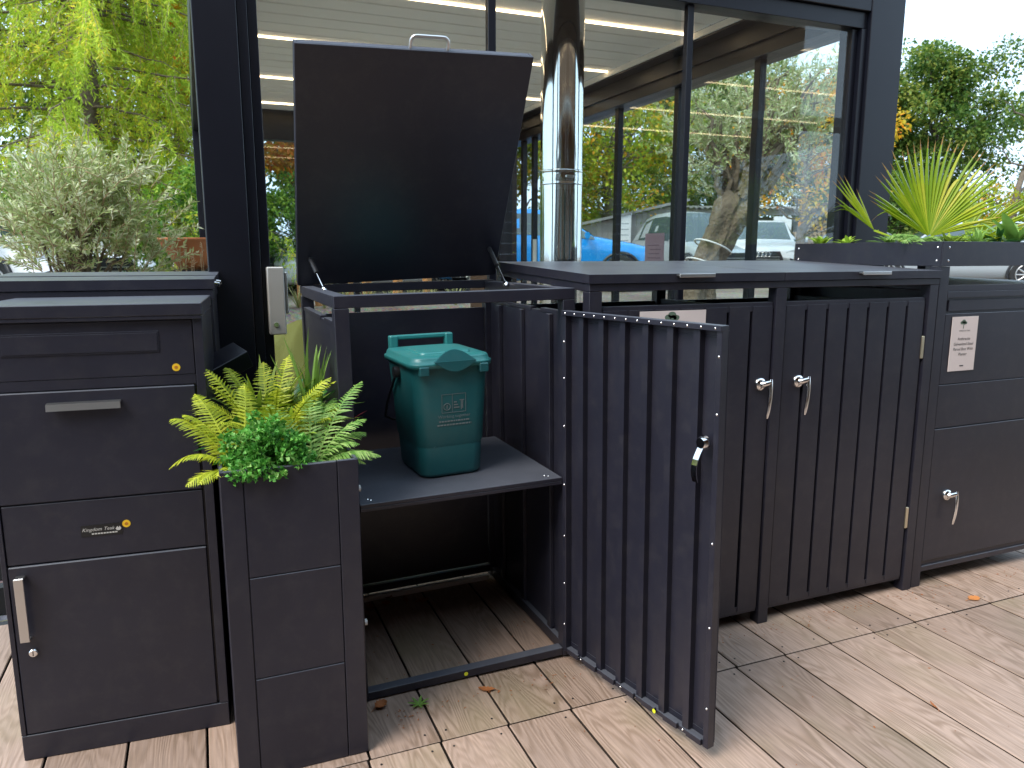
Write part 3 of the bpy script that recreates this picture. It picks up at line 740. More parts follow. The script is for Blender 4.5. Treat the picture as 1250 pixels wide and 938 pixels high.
for x0, x1 in ((.048, .750), (.800, BW - .048)):
    dp('bottom_rail', MB().box(x0, x1, BD - .044, BD - .008, .02, .05, .001), M_ANTH)
d1, o1 = slat_door('door', DB, .692, 1.176, 'L', M_ANTH, M_ANTH); d1.location = (.053, .010, .052)
d2, o2 = slat_door('door', DB, .692, 1.176, 'R', M_ANTH, M_ANTH); d2.location = (.800 + .005 + .692, .010, .052)
swing_handle(d1, .650, .884); swing_handle(d2, o2 + .072, .884)
for d, x in ((d2, .004), (d1, -.004)):
    for z in (.225, .935): MB().box(x - .006, x + .008, -.008, .004, z, z + .09, .002).build('hinge', M_BRASS, d)
# wheelie bins standing inside: only their lids show through the gap
def wheelie_bin(x, y, label):
    b = empty('wheelie_bin', (x, y, .0015)); tag(b, label, 'bin', 'black bins inside the double bin store')
    MB().loft([rrect(.46, .52, .06, .05, -.26), rrect(.56, .60, .06, 1.02, -.30), rrect(.58, .62, .06, 1.05, -.31)]).build('body', M_PLASTIC, b)
    rg = [rrect(.60, .64, .07, 1.051, -.33), rrect(.61, .65, .07, 1.08, -.335), rrect(.58, .60, .10, 1.125, -.31), rrect(.44, .44, .12, 1.155, -.23), rrect(.2, .2, .09, 1.165, -.11)]
    l = MB().loft(rg).build('lid', M_PLASTIC, b)
    MB().tube([(-.16, -.30, 1.10), (-.12, -.32, 1.16), (.12, -.32, 1.16), (.16, -.30, 1.10)], .012, 8).build('lid_grip', M_PLASTIC, l)
    MB().cyl((-.27, .26, .09), (-.22, .26, .09), .088, 16).cyl((.22, .26, .09), (.27, .26, .09), .088, 16).build('wheel', M_TYRE, b)
    MB().box(-.2, .2, -.24, -.14, .0, .06, .01).build('foot', M_PLASTIC, b)
wheelie_bin(1.145 + .41, 2.56, 'black wheelie bin inside double store behind its left slatted door')
wheelie_bin(1.145 + 1.155, 2.56, 'black wheelie bin inside double store behind its hinged right door')
# logo of a small tree, used on the cards
def tree_logo(parent, x, y, z, s, mat):
    mb = MB()
    for cx_, cz, r in ((-.35, .45, .30), (0, .62, .36), (.38, .42, .28), (.1, .40, .30)):
        n = 12; mb.add([(x + s * (cx_ + r * math.cos(2 * math.pi * k / n)), y, z + s * (cz + .7 * r * math.sin(2 * math.pi * k / n))) for k in range(n)], [tuple(range(n))])
    mb.add([(x - .07 * s, y - .0001, z - .35 * s), (x + .07 * s, y - .0001, z - .35 * s), (x + .10 * s, y - .0001, z + .4 * s), (x - .02 * s, y - .0001, z + .4 * s)], [(0, 1, 2, 3)])
    mb.build('printed_logo', mat, parent)
cs = empty('price_card', (1.335, 2.140, 1.040)); tag(cs, 'pinkish card with tree logo fixed to the left door of double bin store', 'sign')
MB().box(0, .262, -.002, 0, 0, .172, .0003).build('card', M_PAPER, cs)
tree_logo(cs, .125, -.0025, .130, .045, M_INKG)
lettering('KINGDOM TEAK', .011, (.131, -.0026, .103), M_INK, cs)

# ------------------------------------------------------------------ parcel box with planter trough (right)
PB = empty('parcel_box', (2.735, 2.144, .001)); tag(PB, 'anthracite parcel box on posts carrying a planter trough with a palm', 'parcel box')
PW, PD = .84, .80
def pp(name, mb, mat, parent=PB): return mb.build(name, mat, parent)
for x in (-.022, PW - .03):
    for y in (0, PD - .05):
        pp('post', MB().box(x, x + .052, y, y + .05, 0, 1.349, .0015), M_ANTH)
# trough: four boards, riveted corners
tr = pp('trough', MB().box(-.024, PW + .024, -.003, .003, 1.350, 1.447, .001).box(-.024, PW + .024, PD - .003, PD + .003, 1.350, 1.447, .001)
        .box(-.024, -.018, .0035, PD - .0035, 1.350, 1.447, .001).box(PW + .018, PW + .024, .0035, PD - .0035, 1.350, 1.447, .001), M_ANTH)
pp('trough_base', MB().box(-.017, PW + .017, .004, PD - .004, 1.351, 1.362, 0), M_ANTH)
pp('soil', MB().box(-.0175, PW + .0175, .0045, PD - .0045, 1.3625, 1.430, .0), M_SOIL)
pts = [(x, -.003, z) for x in (-.010, .012) for z in (1.372, 1.424)] 
rv = screws([(.012, -.003, 1.372), (.012, -.003, 1.424), (PW - .012, -.003, 1.372), (PW - .012, -.003, 1.424)], (0, -1, 0), .0045)
r2 = screws([(-.024, y, z) for y in (.022, PD - .022) for z in (1.372, 1.424)], (-1, 0, 0), .0045)
rv.add(r2.v, r2.f, True); tag(rv.build('rivet', M_CHROME, tr), kind='stuff')
# body
pp('body', MB().box(.031, PW - .031, .012, PD - .02, .085, 1.250, .002), M_ANTH)
pp('lid', MB().prism_x([(.004, 1.251), (PD - .01, 1.262), (PD - .01, 1.285), (.004, 1.274)], .032, PW - .032), M_ANTH)
pp('top_rail', MB().box(.0305, PW - .0305, .0, .0115, 1.225, 1.2495, .001), M_ANTH)
pp('slot_panel', MB().box(.034, PW - .034, .003, .0115, .872, 1.160, .0015), M_ANTH)
pp('slot_flap', MB().box(.05, PW - .05, .006, .0115, 1.170, 1.215, .0015), M_ANTH)
pp('drawer_front', MB().box(.034, PW - .034, .003, .0115, .688, .868, .0015), M_ANTH)
pdoor = pp('door', MB().box(.034, PW - .034, .002, .0115, .110, .683, .0015), M_ANTH)
pp('bottom_rail', MB().box(.031, PW - .031, .004, .04, .062, .0845, .001), M_ANTH)
swing_handle(pdoor, .140, .392, y=.002)
cs = empty('price_card', (2.735 + .072, 2.1435, .925)); tag(cs, 'pale card naming the parcel box with planter, fixed to its front panel', 'sign')
MB().box(0, .150, -.0005, .0018, 0, .223, .0003).build('card', M_PAPER, cs)
tree_logo(cs, .065, -.0012, .185, .030, M_INKG)
lettering('KINGDOM TEAK', .0085, (.075, -.0012, .165), M_INK, cs)
for i, t in enumerate(('Anthracite', 'Galvanized Steel', 'Parcel Box With', 'Planter')):
    lettering(t, .0172, (.075, -.0012, .132 - i * .021), M_INK, cs, shear=.08)
lettering('£399', .010, (.075, -.0012, .022), M_INK, cs) if False else None
MB().box(.064, .086, -.0014, -.0010, .019, .023, 0).build('printed_small_line', M_INK, cs)

# ------------------------------------------------------------------ parcel box (left)
KB = empty('parcel_box', (-.537, 2.278, .001), (0, 0, -math.atan2(.04, .54))); tag(KB, 'charcoal parcel drop box with drawer, silver handles and lockable lower door', 'parcel box')
def kp(name, mb, mat, parent=KB): return mb.build(name, mat, parent)
KW, KD = .540, .40
kp('body', MB().box(0, KW, .012, KD, .0, 1.232, .002), M_ANTH)
kp('corner_trim', MB().box(.0, .012, .0, .0115, .076, 1.232, .001).box(KW - .024, KW, .0, .0115, .076, 1.232, .001), M_ANTH)
kp('plinth', MB().box(0, KW, .001, .0115, .0, .074, .0015), M_ANTH)
kt = kp('lid', MB().box(-.004, KW + .002, -.012, KD, 1.2345, 1.268, .002), M_ANTH)
kp('lid_drip', MB().box(.0, KW - .002, -.010, .0, 1.2245, 1.234, .001), M_ANTH)
sp = kp('slot_panel', MB().box(.014, KW - .026, .004, .0115, 1.072, 1.222, .0015), M_ANTH)
# slot flap with a narrow shadow gap round it
MB().box(.054, .428, .0015, .0036, 1.136, 1.194, .001).build('letter_flap', M_ANTH, sp)
MB().box(.058, .424, -.0003, .0012, 1.141, 1.189, .001).build('letter_flap_face', M_ANTH, sp)
kp('cross_rail', MB().box(.013, KW - .025, .0055, .0115, 1.044, 1.071, .001), M_ANTH)
df = kp('drawer_front', MB().box(.014, KW - .030, .000, .0115, .742, 1.041, .0025), M_ANTH)
MB().prism_x([(-.0004, 1.012), (-.018, 1.010), (-.021, .992), (-.018, .992), (-.0155, 1.006), (-.0004, 1.008)], .148, .324).build('drawer_handle', M_STEEL, df)
kp('fixed_panel', MB().box(.014, KW - .030, .003, .0115, .573, .738, .002), M_ANTH)
kd = kp('door', MB().box(.014, KW - .030, .000, .0115, .078, .569, .0025), M_ANTH)
MB().box(.032, .055, -.028, -.024, .364, .545, .001).box(.032, .055, -.0238, -.0004, .540, .545, .001).box(.032, .055, -.0238, -.0004, .364, .369, .001).build('door_handle', M_STEEL, kd)
kl = MB().tube([(.053, -.0004, .320), (.053, -.006, .320), (.053, -.0075, .320)], [.012, .0115, .009], 20).build('lock', M_CHROME, kd)
MB().box(.0518, .0542, -.0081, -.0074, .314, .326, 0).build('keyhole', M_BLACK, kl)
for x, z in ((.466, 1.092), (.309, .661)):
    st = MB().cyl((x, .0028 if z < 1 else .0038, z), (x, .002 if z < 1 else .003, z), .0105, 20).build('round_sticker', M_YELLOW, KB)
    mb = MB(); mb.cyl((x, (.002 if z < 1 else .003) - .0001, z), (x, (.002 if z < 1 else .003) - .0006, z), .0045, 12); mb.build('sticker_print', M_ORANGEINK, st)
nl = kp('name_label', MB().box(.196, .298, .0018, .0028, .634, .666, .0), M_LABEL)
lettering('Kingdom Teak', .0135, (.238, .0012, .653), M_SILVERINK, nl, shear=.35)
mb = MB()
for k in range(9): mb.box(.222 + k * .0072, .2275 + k * .0072, .0010, .0016, .639, .6425, 0)
mb.build('printed_small_line', M_SILVERINK, nl)
mb = MB().add([(.281, .0011, .650), (.2865, .0011, .657), (.289, .0011, .652), (.2915, .0011, .657), (.296, .0011, .650), (.292, .0011, .645), (.285, .0011, .645)], [(0, 1, 2, 3, 4, 5, 6)])
mb.build('printed_logo', M_SILVERINK, nl)

# storage box with folded lid behind it
SB = empty('storage_box', (-.62, 2.705, .001), (0, 0, -R(3))); tag(SB, 'dark storage box with layered hinged lid behind the parcel drop box', 'storage box')
def sp_(name, mb, mat, parent=SB): return mb.build(name, mat, parent)
sp_('body', MB().box(0, .66, 0, .42, 0, 1.250, .002), M_ANTH)
sp_('lid_rim', MB().box(.004, .664, -.012, .40, 1.2515, 1.285, .002), M_ANTH)
l = sp_('lid', MB().prism_x([(-.016, 1.287), (.20, 1.292), (.20, 1.324), (-.016, 1.318)], -.006, .668), M_ANTH)
sp_('lid', MB().prism_x([(.204, 1.292), (.43, 1.300), (.43, 1.334), (.204, 1.326)], -.006, .672), M_ANTH)
for y in (.01, .19): MB().tube([(.669, y, 1.305), (.680, y, 1.305), (.680, y + .012, 1.296)], .005, 10).build('hinge_pin', M_CHROME, l)

# ------------------------------------------------------------------ tall planter
PL = empty('planter', (.016, 1.955, .001)); tag(PL, 'tall slim charcoal planter with grooved panels filled with bright ferns', 'planter')
TW, TD, TZ = .346, .50, .862
def tp(name, mb, mat, parent=PL): return mb.build(name, mat, parent)
tp('shell', MB().box(.0, .010, .002, TD, 0, TZ, .0015).box(TW - .010, TW, .002, TD, 0, TZ, .0015).box(.0105, TW - .0105, TD - .010, TD, 0, TZ, .0015).box(.0105, TW - .0105, .012, .016, 0, TZ - .002, 0), M_ANTH)
for a, b in ((0, .0545), (TW - .0545, TW)): tp('edge_panel', MB().box(a + (.0002 if a == 0 else 0), b - (.0002 if a else 0), .0, .0115, 0, TZ, .0015) if a == 0 else MB().box(a, b, .0, .0115, 0, TZ, .0015), M_ANTH)
zz = [0, .288, .572, TZ]
for i in range(3): tp('front_panel', MB().box(.0565, TW - .0565, .0005, .0115, zz[i] + (.001 if i else 0), zz[i + 1] - .0015, .0015), M_ANTH)
tp('soil', MB().box(.0106, TW - .0106, .0165, TD - .0105, .70, .812, 0), M_SOIL)

# -- plants ---------------------------------------------------------------
def frond_mesh(name, mat, L, lift, droop, W, n=22, rng=None, twist=0.0, curl=.15):
    """fern frond from the origin along +x, rising by lift and then drooping; serrated pinnae"""
    rng = rng or random.Random(1); mb = MB()
    def pos(t): return Vector((L * (t - .12 * t * t * droop), 0, L * (lift * t - droop * t * t)))
    mb.tube([pos(t) for t in np.linspace(0, 1, 8)], [.0022 * (1 - .8 * t) + .0004 for t in np.linspace(0, 1, 8)], 5)
    for i in range(n):
        t = .10 + .90 * i / (n - 1); p = pos(t); tg = (pos(min(1, t + .02)) - pos(t - .02)).normalized()
        ln = W * (math.sin(math.pi * min(1, (t * .86 + .14))) ** .75) * rng.uniform(.85, 1.1) + .004
        for s in (-1, 1):
            side = Vector((0, s, 0)); d = (side * .86 + tg * .5 + Vector((0, 0, rng.uniform(-.12, .12) - curl))).normalized()
            up = tg.cross(d) * s; q = max(3, min(7, int(ln / .007)))
            w = L / n * .55
            va = []; vb = []
            for k in range(q + 1):
                u = k / q; c = p + d * ln * u - Vector((0, 0, 1)) * curl * ln * u * u
                hw = w * (1 - u) ** .6 * (1.0 if k % 2 == 0 else .62)
                va.append(c + tg * hw + up * hw * .2); vb.append(c - tg * hw + up * hw * .2)
            v = va + vb; f = [(k, k + 1, q + 2 + k, q + 1 + k) for k in range(q)]
            mb.add(v, f)
    return mb.mesh(name, mat)
def fern(name, label, loc, mat, specs, group=None, cat='fern'):
    e = empty(name, loc); tag(e, label, cat, group)
    for i, (az, L, lift, droop, W) in enumerate(specs):
        r = random.Random(i * 13 + int(loc[0] * 977))
        o = link('frond', frond_mesh('frond', mat, L, lift, droop, W, n=max(14, int(L * 135)), rng=r), e)
        o.rotation_euler = (r.uniform(-.25, .25), 0, R(az))
    return e
soilz = .001 + .812
fern('fern', 'yellow fern spilling over the left rim of the tall planter', (.074, 2.055, soilz), L_FERNY,
     [(205, .165, .85, .75, .040), (172, .20, 1.2, 1.0, .042), (145, .21, 1.7, .95, .042), (190, .15, 1.4, .9, .036), (115, .20, 1.9, .85, .042), (218, .15, .95, .8, .038), (128, .16, 1.7, .8, .04), (240, .13, 1.2, .9, .036), (95, .19, 2.0, .8, .042), (160, .17, 2.0, 1.0, .04)])
fern('fern', 'bright yellow fern arching across the middle of the tall planter', (.165, 2.20, soilz), L_FERNY,
     [(az, L_ * .92, li, dr_, .043) for az, L_, li, dr_ in ((10, .24, 1.5, .85), (35, .24, 1.7, .9), (160, .24, 1.7, .85), (185, .23, 1.4, .75), (80, .22, 2.1, .8), (330, .23, 1.4, .8), (215, .22, 1.5, .75), (120, .25, 2.0, .9), (350, .22, 2.0, .9), (290, .2, 1.7, .8), (250, .22, 1.8, .8), (15, .21, 2.2, 1.0), (270, .2, 2.2, .9), (200, .2, 2.2, .9), (310, .21, 2.0, .9), (55, .22, 2.3, .9), (145, .2, 2.4, .9))])
fern('fern', 'pale green fern leaning out over the right rim of the tall planter', (.258, 2.065, soilz), L_FERNG,
     [(355, .175, .85, .75, .044), (20, .18, 1.2, .75, .044), (330, .16, .85, .7, .042), (50, .20, 1.6, .75, .044), (300, .11, .9, .9, .04), (80, .19, 1.7, .8, .042), (8, .17, 1.6, .85, .042), (340, .20, .85, .65, .042), (30, .21, 1.8, .75, .042), (15, .15, 1.0, .8, .04), (345, .14, 1.4, .9, .04), (120, .17, 1.8, .8, .042), (65, .16, 2.1, .9, .04)])
# curly parsley-like clump
pc = empty('parsley_plant', (.132, 2.030, soilz)); tag(pc, 'curly bright green parsley clump at the front of the tall planter', 'herb')
rng = np.random.default_rng(5)
mb = MB(); P = []; D = []
for i in range(130):
    u = rng.normal(size=3); u[2] = abs(u[2]) * .9 + .15; u /= np.linalg.norm(u)
    tip = Vector((u[0] * .112, u[1] * .075 - .012, u[2] * .150)) * rng.uniform(.55, 1.12)
    mb.tube([(0 + u[0] * .02, u[1] * .02, 0), tip * .6 + Vector((0, 0, .02)), tip], .0011, 4, cap=False)
    for k in range(30):
        d = Vector(rng.normal(size=3)); d.z = abs(d.z) * .7; d.normalize()
        P.append(tip + d * rng.uniform(.004, .022)); D.append(d)
mb.build('stem', L_PARS, pc)
V, F = leaf_verts(np.array([list(p) for p in P]), np.array([list(d) for d in D]) + rng.normal(size=(len(D), 3)) * .5, rng.uniform(.010, .018, len(P)), rng.uniform(.009, .015, len(P)), rng, fold=.35)
tag(link('foliage', np_mesh('foliage', V, F, L_PARS), pc), kind='stuff')
# strap-leaved grass at the back
def blade_mesh(name, mat, L, lean, W, bend=.5, seg=7, rng=None):
    mb = MB(); va, vb, vc = [], [], []
    for k in range(seg + 1):
        t = k / seg; x = L * (lean * t + bend * t * t * .6); z = L * (t * math.sqrt(max(.05, 1 - lean * lean)) - bend * t * t * .55)
        w = W * (math.sin(math.pi * (t * .82 + .14)) if t < 1 else .02)
        va.append((x, -w / 2, z + w * .12)); vb.append((x, 0, z)); vc.append((x, w / 2, z + w * .12))
    n = seg + 1
    mb.add(va + vb + vc, [(k, k + 1, n + k + 1, n + k) for k in range(seg)] + [(n + k, n + k + 1, 2 * n + k + 1, 2 * n + k) for k in range(seg)], True)
    return mb.mesh(name, mat)
def tuft(name, label, loc, mat, n, L, W, spread=(0, 360), lean=(.1, .7), bend=(.2, .8), seed=0, cat='plant', part='blade', group=None):
    r = random.Random(seed); e = empty(name, loc); tag(e, label, cat, group)
    protos = [blade_mesh(part, mat, L * r.uniform(.7, 1.1), r.uniform(*lean), W * r.uniform(.8, 1.2), r.uniform(*bend)) for _ in range(min(n, 7))]
    for i in range(n):
        o = link(part, protos[i % len(protos)], e); o.rotation_euler = (r.uniform(-.15, .15), r.uniform(-.15, .15), R(r.uniform(*spread)))
        o.location = (r.uniform(-.012, .012), r.uniform(-.012, .012), 0)
    return e
tuft('variegated_grass', 'yellow striped grass at the back of the tall planter', (.15, 2.36, soilz), L_GRASS, 70, .33, .015, seed=3, lean=(.1, .7), bend=(.2, .8))
tuft('variegated_grass', 'upright pale grass sprig against the open bin store side', (.300, 2.335, soilz), L_FERNG, 18, .42, .018, seed=8, lean=(.02, .2), bend=(.02, .25))
tuft('leafy_plant', 'dark glossy leaved plant at the rear corner of tall planter', (.245, 2.41, soilz), L_DARKG, 20, .27, .040, seed=5, lean=(.1, .6), bend=(.2, .6), part='leaf')
tuft('leafy_plant', 'small dark green plant under the yellow fern of tall planter', (.075, 2.27, soilz), L_DARKG, 24, .22, .030, seed=6, lean=(.2, .7), bend=(.2, .8), part='leaf')
tuft('leafy_plant', 'lime leaved plant behind the yellow ferns of tall planter', (.225, 2.29, soilz), L_LIME, 44, .28, .022, seed=16, lean=(.1, .7), bend=(.2, .8), part='leaf')
tuft('leafy_plant', 'dark red stemmed plant beside the pale green fern', (.312, 2.22, soilz), L_RED, 10, .18, .010, seed=11, lean=(.1, .4), bend=(.2, .5), part='leaf')
# black metal offcut standing behind the planter
tb = empty('metal_bracket', (-.02, 2.60, .001)); tag(tb, 'folded black metal bracket standing behind the tall planter', 'bracket')
MB().box(.05, .13, 0, .06, 0, 1.01, .002).build('upright', M_BLACK, tb)
o = MB().box(-.065, .065, -.05, .05, -.03, .03, .002).build('folded_end', M_FRAME, tb); o.location = (.085, .02, 1.045); o.rotation_euler = (R(14), R(-24), R(18))

# ------------------------------------------------------------------ plants in the trough
tz = .001 + 1.430
def fan_leaf(name, L, a0, a1, n, parent, loc, u, v, petiole=.12, seed=0, foot=None, nrm_bend=.10):
    """palm fan: blades spread from angle a0 to a1 (degrees) in the plane (u,v)"""
    r = random.Random(seed); u = Vector(u).normalized(); v = Vector(v); v = (v - u * v.dot(u)).normalized(); w = u.cross(v)
    mb = MB(); tips = MB()
    for i in range(n):
        a = R(a0 + (a1 - a0) * i / (n - 1)); da = R(abs(a1 - a0) / (n - 1)) * .5
        edge = abs(i / (n - 1) - .5) * 2
        ln = L * (1 - .28 * edge ** 2) * r.uniform(.93, 1.04)
        d = u * math.cos(a) + v * math.sin(a); s = -u * math.sin(a) + v * math.cos(a)
        q = 8; left, mid, right = [], [], []
        sag = r.uniform(.02, .10) + (r.uniform(.2, .5) if r.random() < .14 else 0)
        for k in range(q + 1):
            t = k / q; rad = ln * (.02 + .98 * t)
            join = .52
            hw = min(rad, ln * join) * math.tan(da) * 1.06
            if t > join: hw *= max(.02, 1 - ((t - join) / (1 - join)) ** 1.6)
            c = d * rad + w * (nrm_bend * ln * t * t) - Vector((0, 0, 1)) * sag * ln * t ** 3
            fold = hw * .55
            left.append(c + s * hw - w * fold); mid.append(c + w * fold); right.append(c - s * hw - w * fold)
        m = q + 1; V = left + mid + right
        fs = [(k, k + 1, m + k + 1, m + k) for k in range(q)] + [(m + k, m + k + 1, 2 * m + k + 1, 2 * m + k) for k in range(q)]
        mb.add(V, [f for f in fs if (f[0] % m) < q - 1]); tips.add(V, [f for f in fs if (f[0] % m) >= q - 1])
    o = mb.build('leaf', L_PALM, parent); o.location = loc
    tag(tips.build('dry_tip', L_PALMTIP, o), kind='stuff')
    if foot is not None:
        f = Vector(foot) - Vector(loc)
        MB().tube([f, f * .5 + Vector((0, 0, -.01)), Vector((0, 0, 0)), u * .02], [.006, .005, .005, .004], 8).build('petiole', L_LIME, o)
    return o
pa = empty('fan_palm', (3.10, 2.52, tz)); tag(pa, 'small fan palm with pleated yellow green leaves in the trough', 'palm')
RT = (.925, -.38, 0)
fan_leaf('leaf', .47, 14, 150, 33, pa, (-.03, -.02, .045), RT, (.05, .12, 1), seed=1, foot=(0, 0, 0))
fan_leaf('leaf', .46, 4, 46, 16, pa, (.14, -.08, .025), RT, (.05, .45, .85), seed=2, foot=(0, 0, 0))
fan_leaf('leaf', .44, -4, 40, 14, pa, (.30, .05, .05), (.8, .3, .25), (.1, .6, .8), seed=5, foot=(0, 0, 0))
fan_leaf('leaf', .34, 112, 140, 10, pa, (-.06, .26, .08), RT, (.1, .25, 1), seed=3, foot=(0, 0, 0))  # extra leaf stands in for the palm's reflection in the glass
fern('fern', 'small green fern beside the palm at the trough end', (2.93, 2.42, tz), L_FERNG, [(200, .15, .9, .7, .045), (150, .17, 1.0, .8, .045), (240, .14, .9, .8, .04), (100, .15, 1.1, .8, .04), (300, .12, 1.1, .9, .04), (20, .14, 1.0, .8, .04), (180, .19, .7, .55, .045)])
fern('fern', 'lime fern at the foot of the palm in the trough', (3.07, 2.37, tz), L_LIME, [(200, .12, 1.2, .9, .04), (250, .13, 1.1, .9, .04), (300, .13, 1.0, .8, .04), (340, .15, .9, .7, .04), (30, .12, 1.2, .9, .04), (270, .10, 1.5, .9, .035)])
tuft('leafy_plant', 'dense lime leaved plant in front of palm', (3.03, 2.24, tz), L_LIME, 26, .085, .022, seed=21, lean=(.2, .8), bend=(.2, .8), part='leaf')
tuft('leafy_plant', 'low green foliage along the left end of trough', (2.83, 2.50, tz), L_FERNG, 26, .08, .016, seed=22, lean=(.3, .9), bend=(.3, .9), part='leaf')
tuft('leafy_plant', 'low yellow green foliage against the left trough board', (2.80, 2.72, tz), L_LIME, 22, .07, .016, seed=26, lean=(.3, .9), bend=(.3, .9), part='leaf')
tuft('leafy_plant', 'broad leaved glossy green plant at the right of trough', (3.24, 2.23, tz), L_FERNG, 13, .18, .042, seed=23, lean=(.3, .8), bend=(.2, .7), part='leaf')
tuft('leafy_plant', 'dark green strap leaved plant behind the trough front board', (3.13, 2.22, tz), L_DARKG, 18, .10, .024, seed=24, lean=(.3, .9), bend=(.2, .7), part='leaf')
tuft('leafy_plant', 'small yellow edged plant between fern and palm', (2.90, 2.26, tz), L_GRASS, 24, .085, .014, seed=25, lean=(.3, .9), bend=(.3, .8), part='leaf')

fern('fern', 'feathery green fern hanging over the left trough board', (2.80, 2.33, tz), L_FERNG, [(190, .13, .9, .8, .04), (225, .14, .8, .75, .04), (150, .14, 1.0, .8, .04), (270, .12, 1.0, .85, .04), (60, .12, 1.2, .9, .04), (330, .12, 1.1, .9, .04)])
tuft('leafy_plant', 'yellow green clump by the rear left trough corner', (2.79, 2.86, tz), L_LIME, 24, .10, .018, seed=31, lean=(.2, .8), bend=(.2, .8), part='leaf')
tuft('leafy_plant', 'fine green foliage between lime fern and front board', (2.97, 2.19, tz), L_FERNG, 30, .085, .014, seed=32, lean=(.2, .9), bend=(.2, .8), part='leaf')
tuft('leafy_plant', 'bright yellow leaved clump under the palm fan', (3.10, 2.27, tz), L_FERNY, 26, .085, .020, seed=33, lean=(.2, .9), bend=(.2, .8), part='leaf')
tuft('leafy_plant', 'narrow leaved green clump behind the broad glossy plant', (3.33, 2.34, tz), L_LIME, 26, .14, .020, seed=34, lean=(.2, .8), bend=(.2, .8), part='leaf')
# ------------------------------------------------------------------ fallen leaves, debris
def fallen(label, loc, L, W, mat, rz, curl, group=None):
    mb = MB(); n = 9; va, vm, vb = [], [], []
    for k in range(n + 1):
        t = k / n; w = W * .5 * (math.sin(math.pi * min(1, t * .97 + .02)) ** .7) * (1 + .15 * (-1) ** k)
        z = curl * L * (t - .5) ** 2
        va.append((L * (t - .5), w, z + curl * w * .8)); vm.append((L * (t - .5), 0, z)); vb.append((L * (t - .5), -w, z + curl * w * .6))
    m = n + 1
    mb.add(va + vm + vb, [(k, k + 1, m + k + 1, m + k) for k in range(n)] + [(m + k, m + k + 1, 2 * m + k + 1, 2 * m + k) for k in range(n)], True)
    mb.tube([(-L * .5, 0, curl * L * .25), (-L * .5 - L * .35, .003, .002)], .0009, 5)
    z0 = min(p[2] for p in mb.v)
    o = mb.build('fallen_leaf', mat); o.location = (loc[0], loc[1], .0012 - z0 + (loc[2] if len(loc) > 2 else 0)); o.rotation_euler = (0, 0, R(rz))
    tag(o, label, 'leaf', group)
fallen('curled rust brown leaf on the deck before the open bin store sill', (.780, 2.115), .055, .028, M_LEAFB, 150, .5)
fallen('crumpled brown leaf beside the foot of the tall planter', (.442, 2.150), .045, .035, M_LEAFB, 30, 1.2)
fallen('flat orange leaf on the deck in front of the planter parcel box', (2.865, 1.970), .058, .040, M_LEAFO, 5, .3)
fallen('thin brown leaf sliver on the open deck boards', (2.05, 1.50), .040, .009, M_LEAFB, 70, .4)
rr_ = random.Random(9)
for k in range(7):
    fallen('dry brown leaf lying on the boards inside the open bin store', (rr_.uniform(.46, .80), rr_.uniform(2.80, 2.90)), rr_.uniform(.035, .06), rr_.uniform(.02, .035), M_LEAFB, rr_.uniform(0, 360), rr_.uniform(.4, 1.3), 'leaves inside the bin store')
for k in range(4):
    fallen('dry brown leaf in the gap between parcel drop box and planter', (-.005 + rr_.uniform(-.004, .008), 2.50 + k * .13 - .02), .04, .02, M_LEAFO, rr_.uniform(0, 360), .6, 'leaves in the gap')
# grit, needles and leaf crumbs swept against the bases and lying in the joints
rc = np.random.default_rng(21); nC = 520
Pc = np.zeros((nC, 3)); k1 = 300
Pc[:k1, 0] = rc.uniform(.45, 3.4, k1); Pc[:k1, 1] = 2.12 - np.abs(rc.normal(size=k1)) * .045
k2 = 120
Pc[k1:k1 + k2, 0] = rc.uniform(.42, 1.08, k2); Pc[k1:k1 + k2, 1] = rc.uniform(2.27, 2.9, k2)
Pc[k1 + k2:, 0] = rc.uniform(-.5, 3.2, nC - k1 - k2); Pc[k1 + k2:, 1] = rc.uniform(1.0, 2.1, nC - k1 - k2)
Pc[:, 2] = .0022
Dc = np.stack([rc.normal(size=nC), rc.normal(size=nC), np.abs(rc.normal(size=nC)) * .12], 1)
V, F = leaf_verts(Pc, Dc, rc.uniform(.004, .014, nC), rc.uniform(.0015, .005, nC), rc, fold=.1, N=np.tile(np.array([[0, 0, 1.0]]), (nC, 1)))
tag(link('leaf_crumbs', np_mesh('leaf_crumbs', V, F, M_LEAFB)), 'brown leaf crumbs and grit scattered along the foot of the boxes', 'debris', kind='stuff')
sg = empty('green_sprig', (.555, 2.118, .0015)); tag(sg, 'small green leafy sprig dropped on the deck by the sill', 'sprig')
for k in range(7):
    o = link('leaf', blade_mesh('leaf', L_FERNG, .036, .93, .010, .1), sg); o.rotation_euler = (0, 0, R(k * 52 + 10))
wb = MB().box(-.33, .30, -.011, .011, .0, .022, .002).build('white_batten', M_WHITE); wb.location = (.785, 2.905, .0012); wb.rotation_euler = (0, 0, R(1.5))
tag(wb, 'white plastic batten on the boards at the back of open bin store', 'batten')

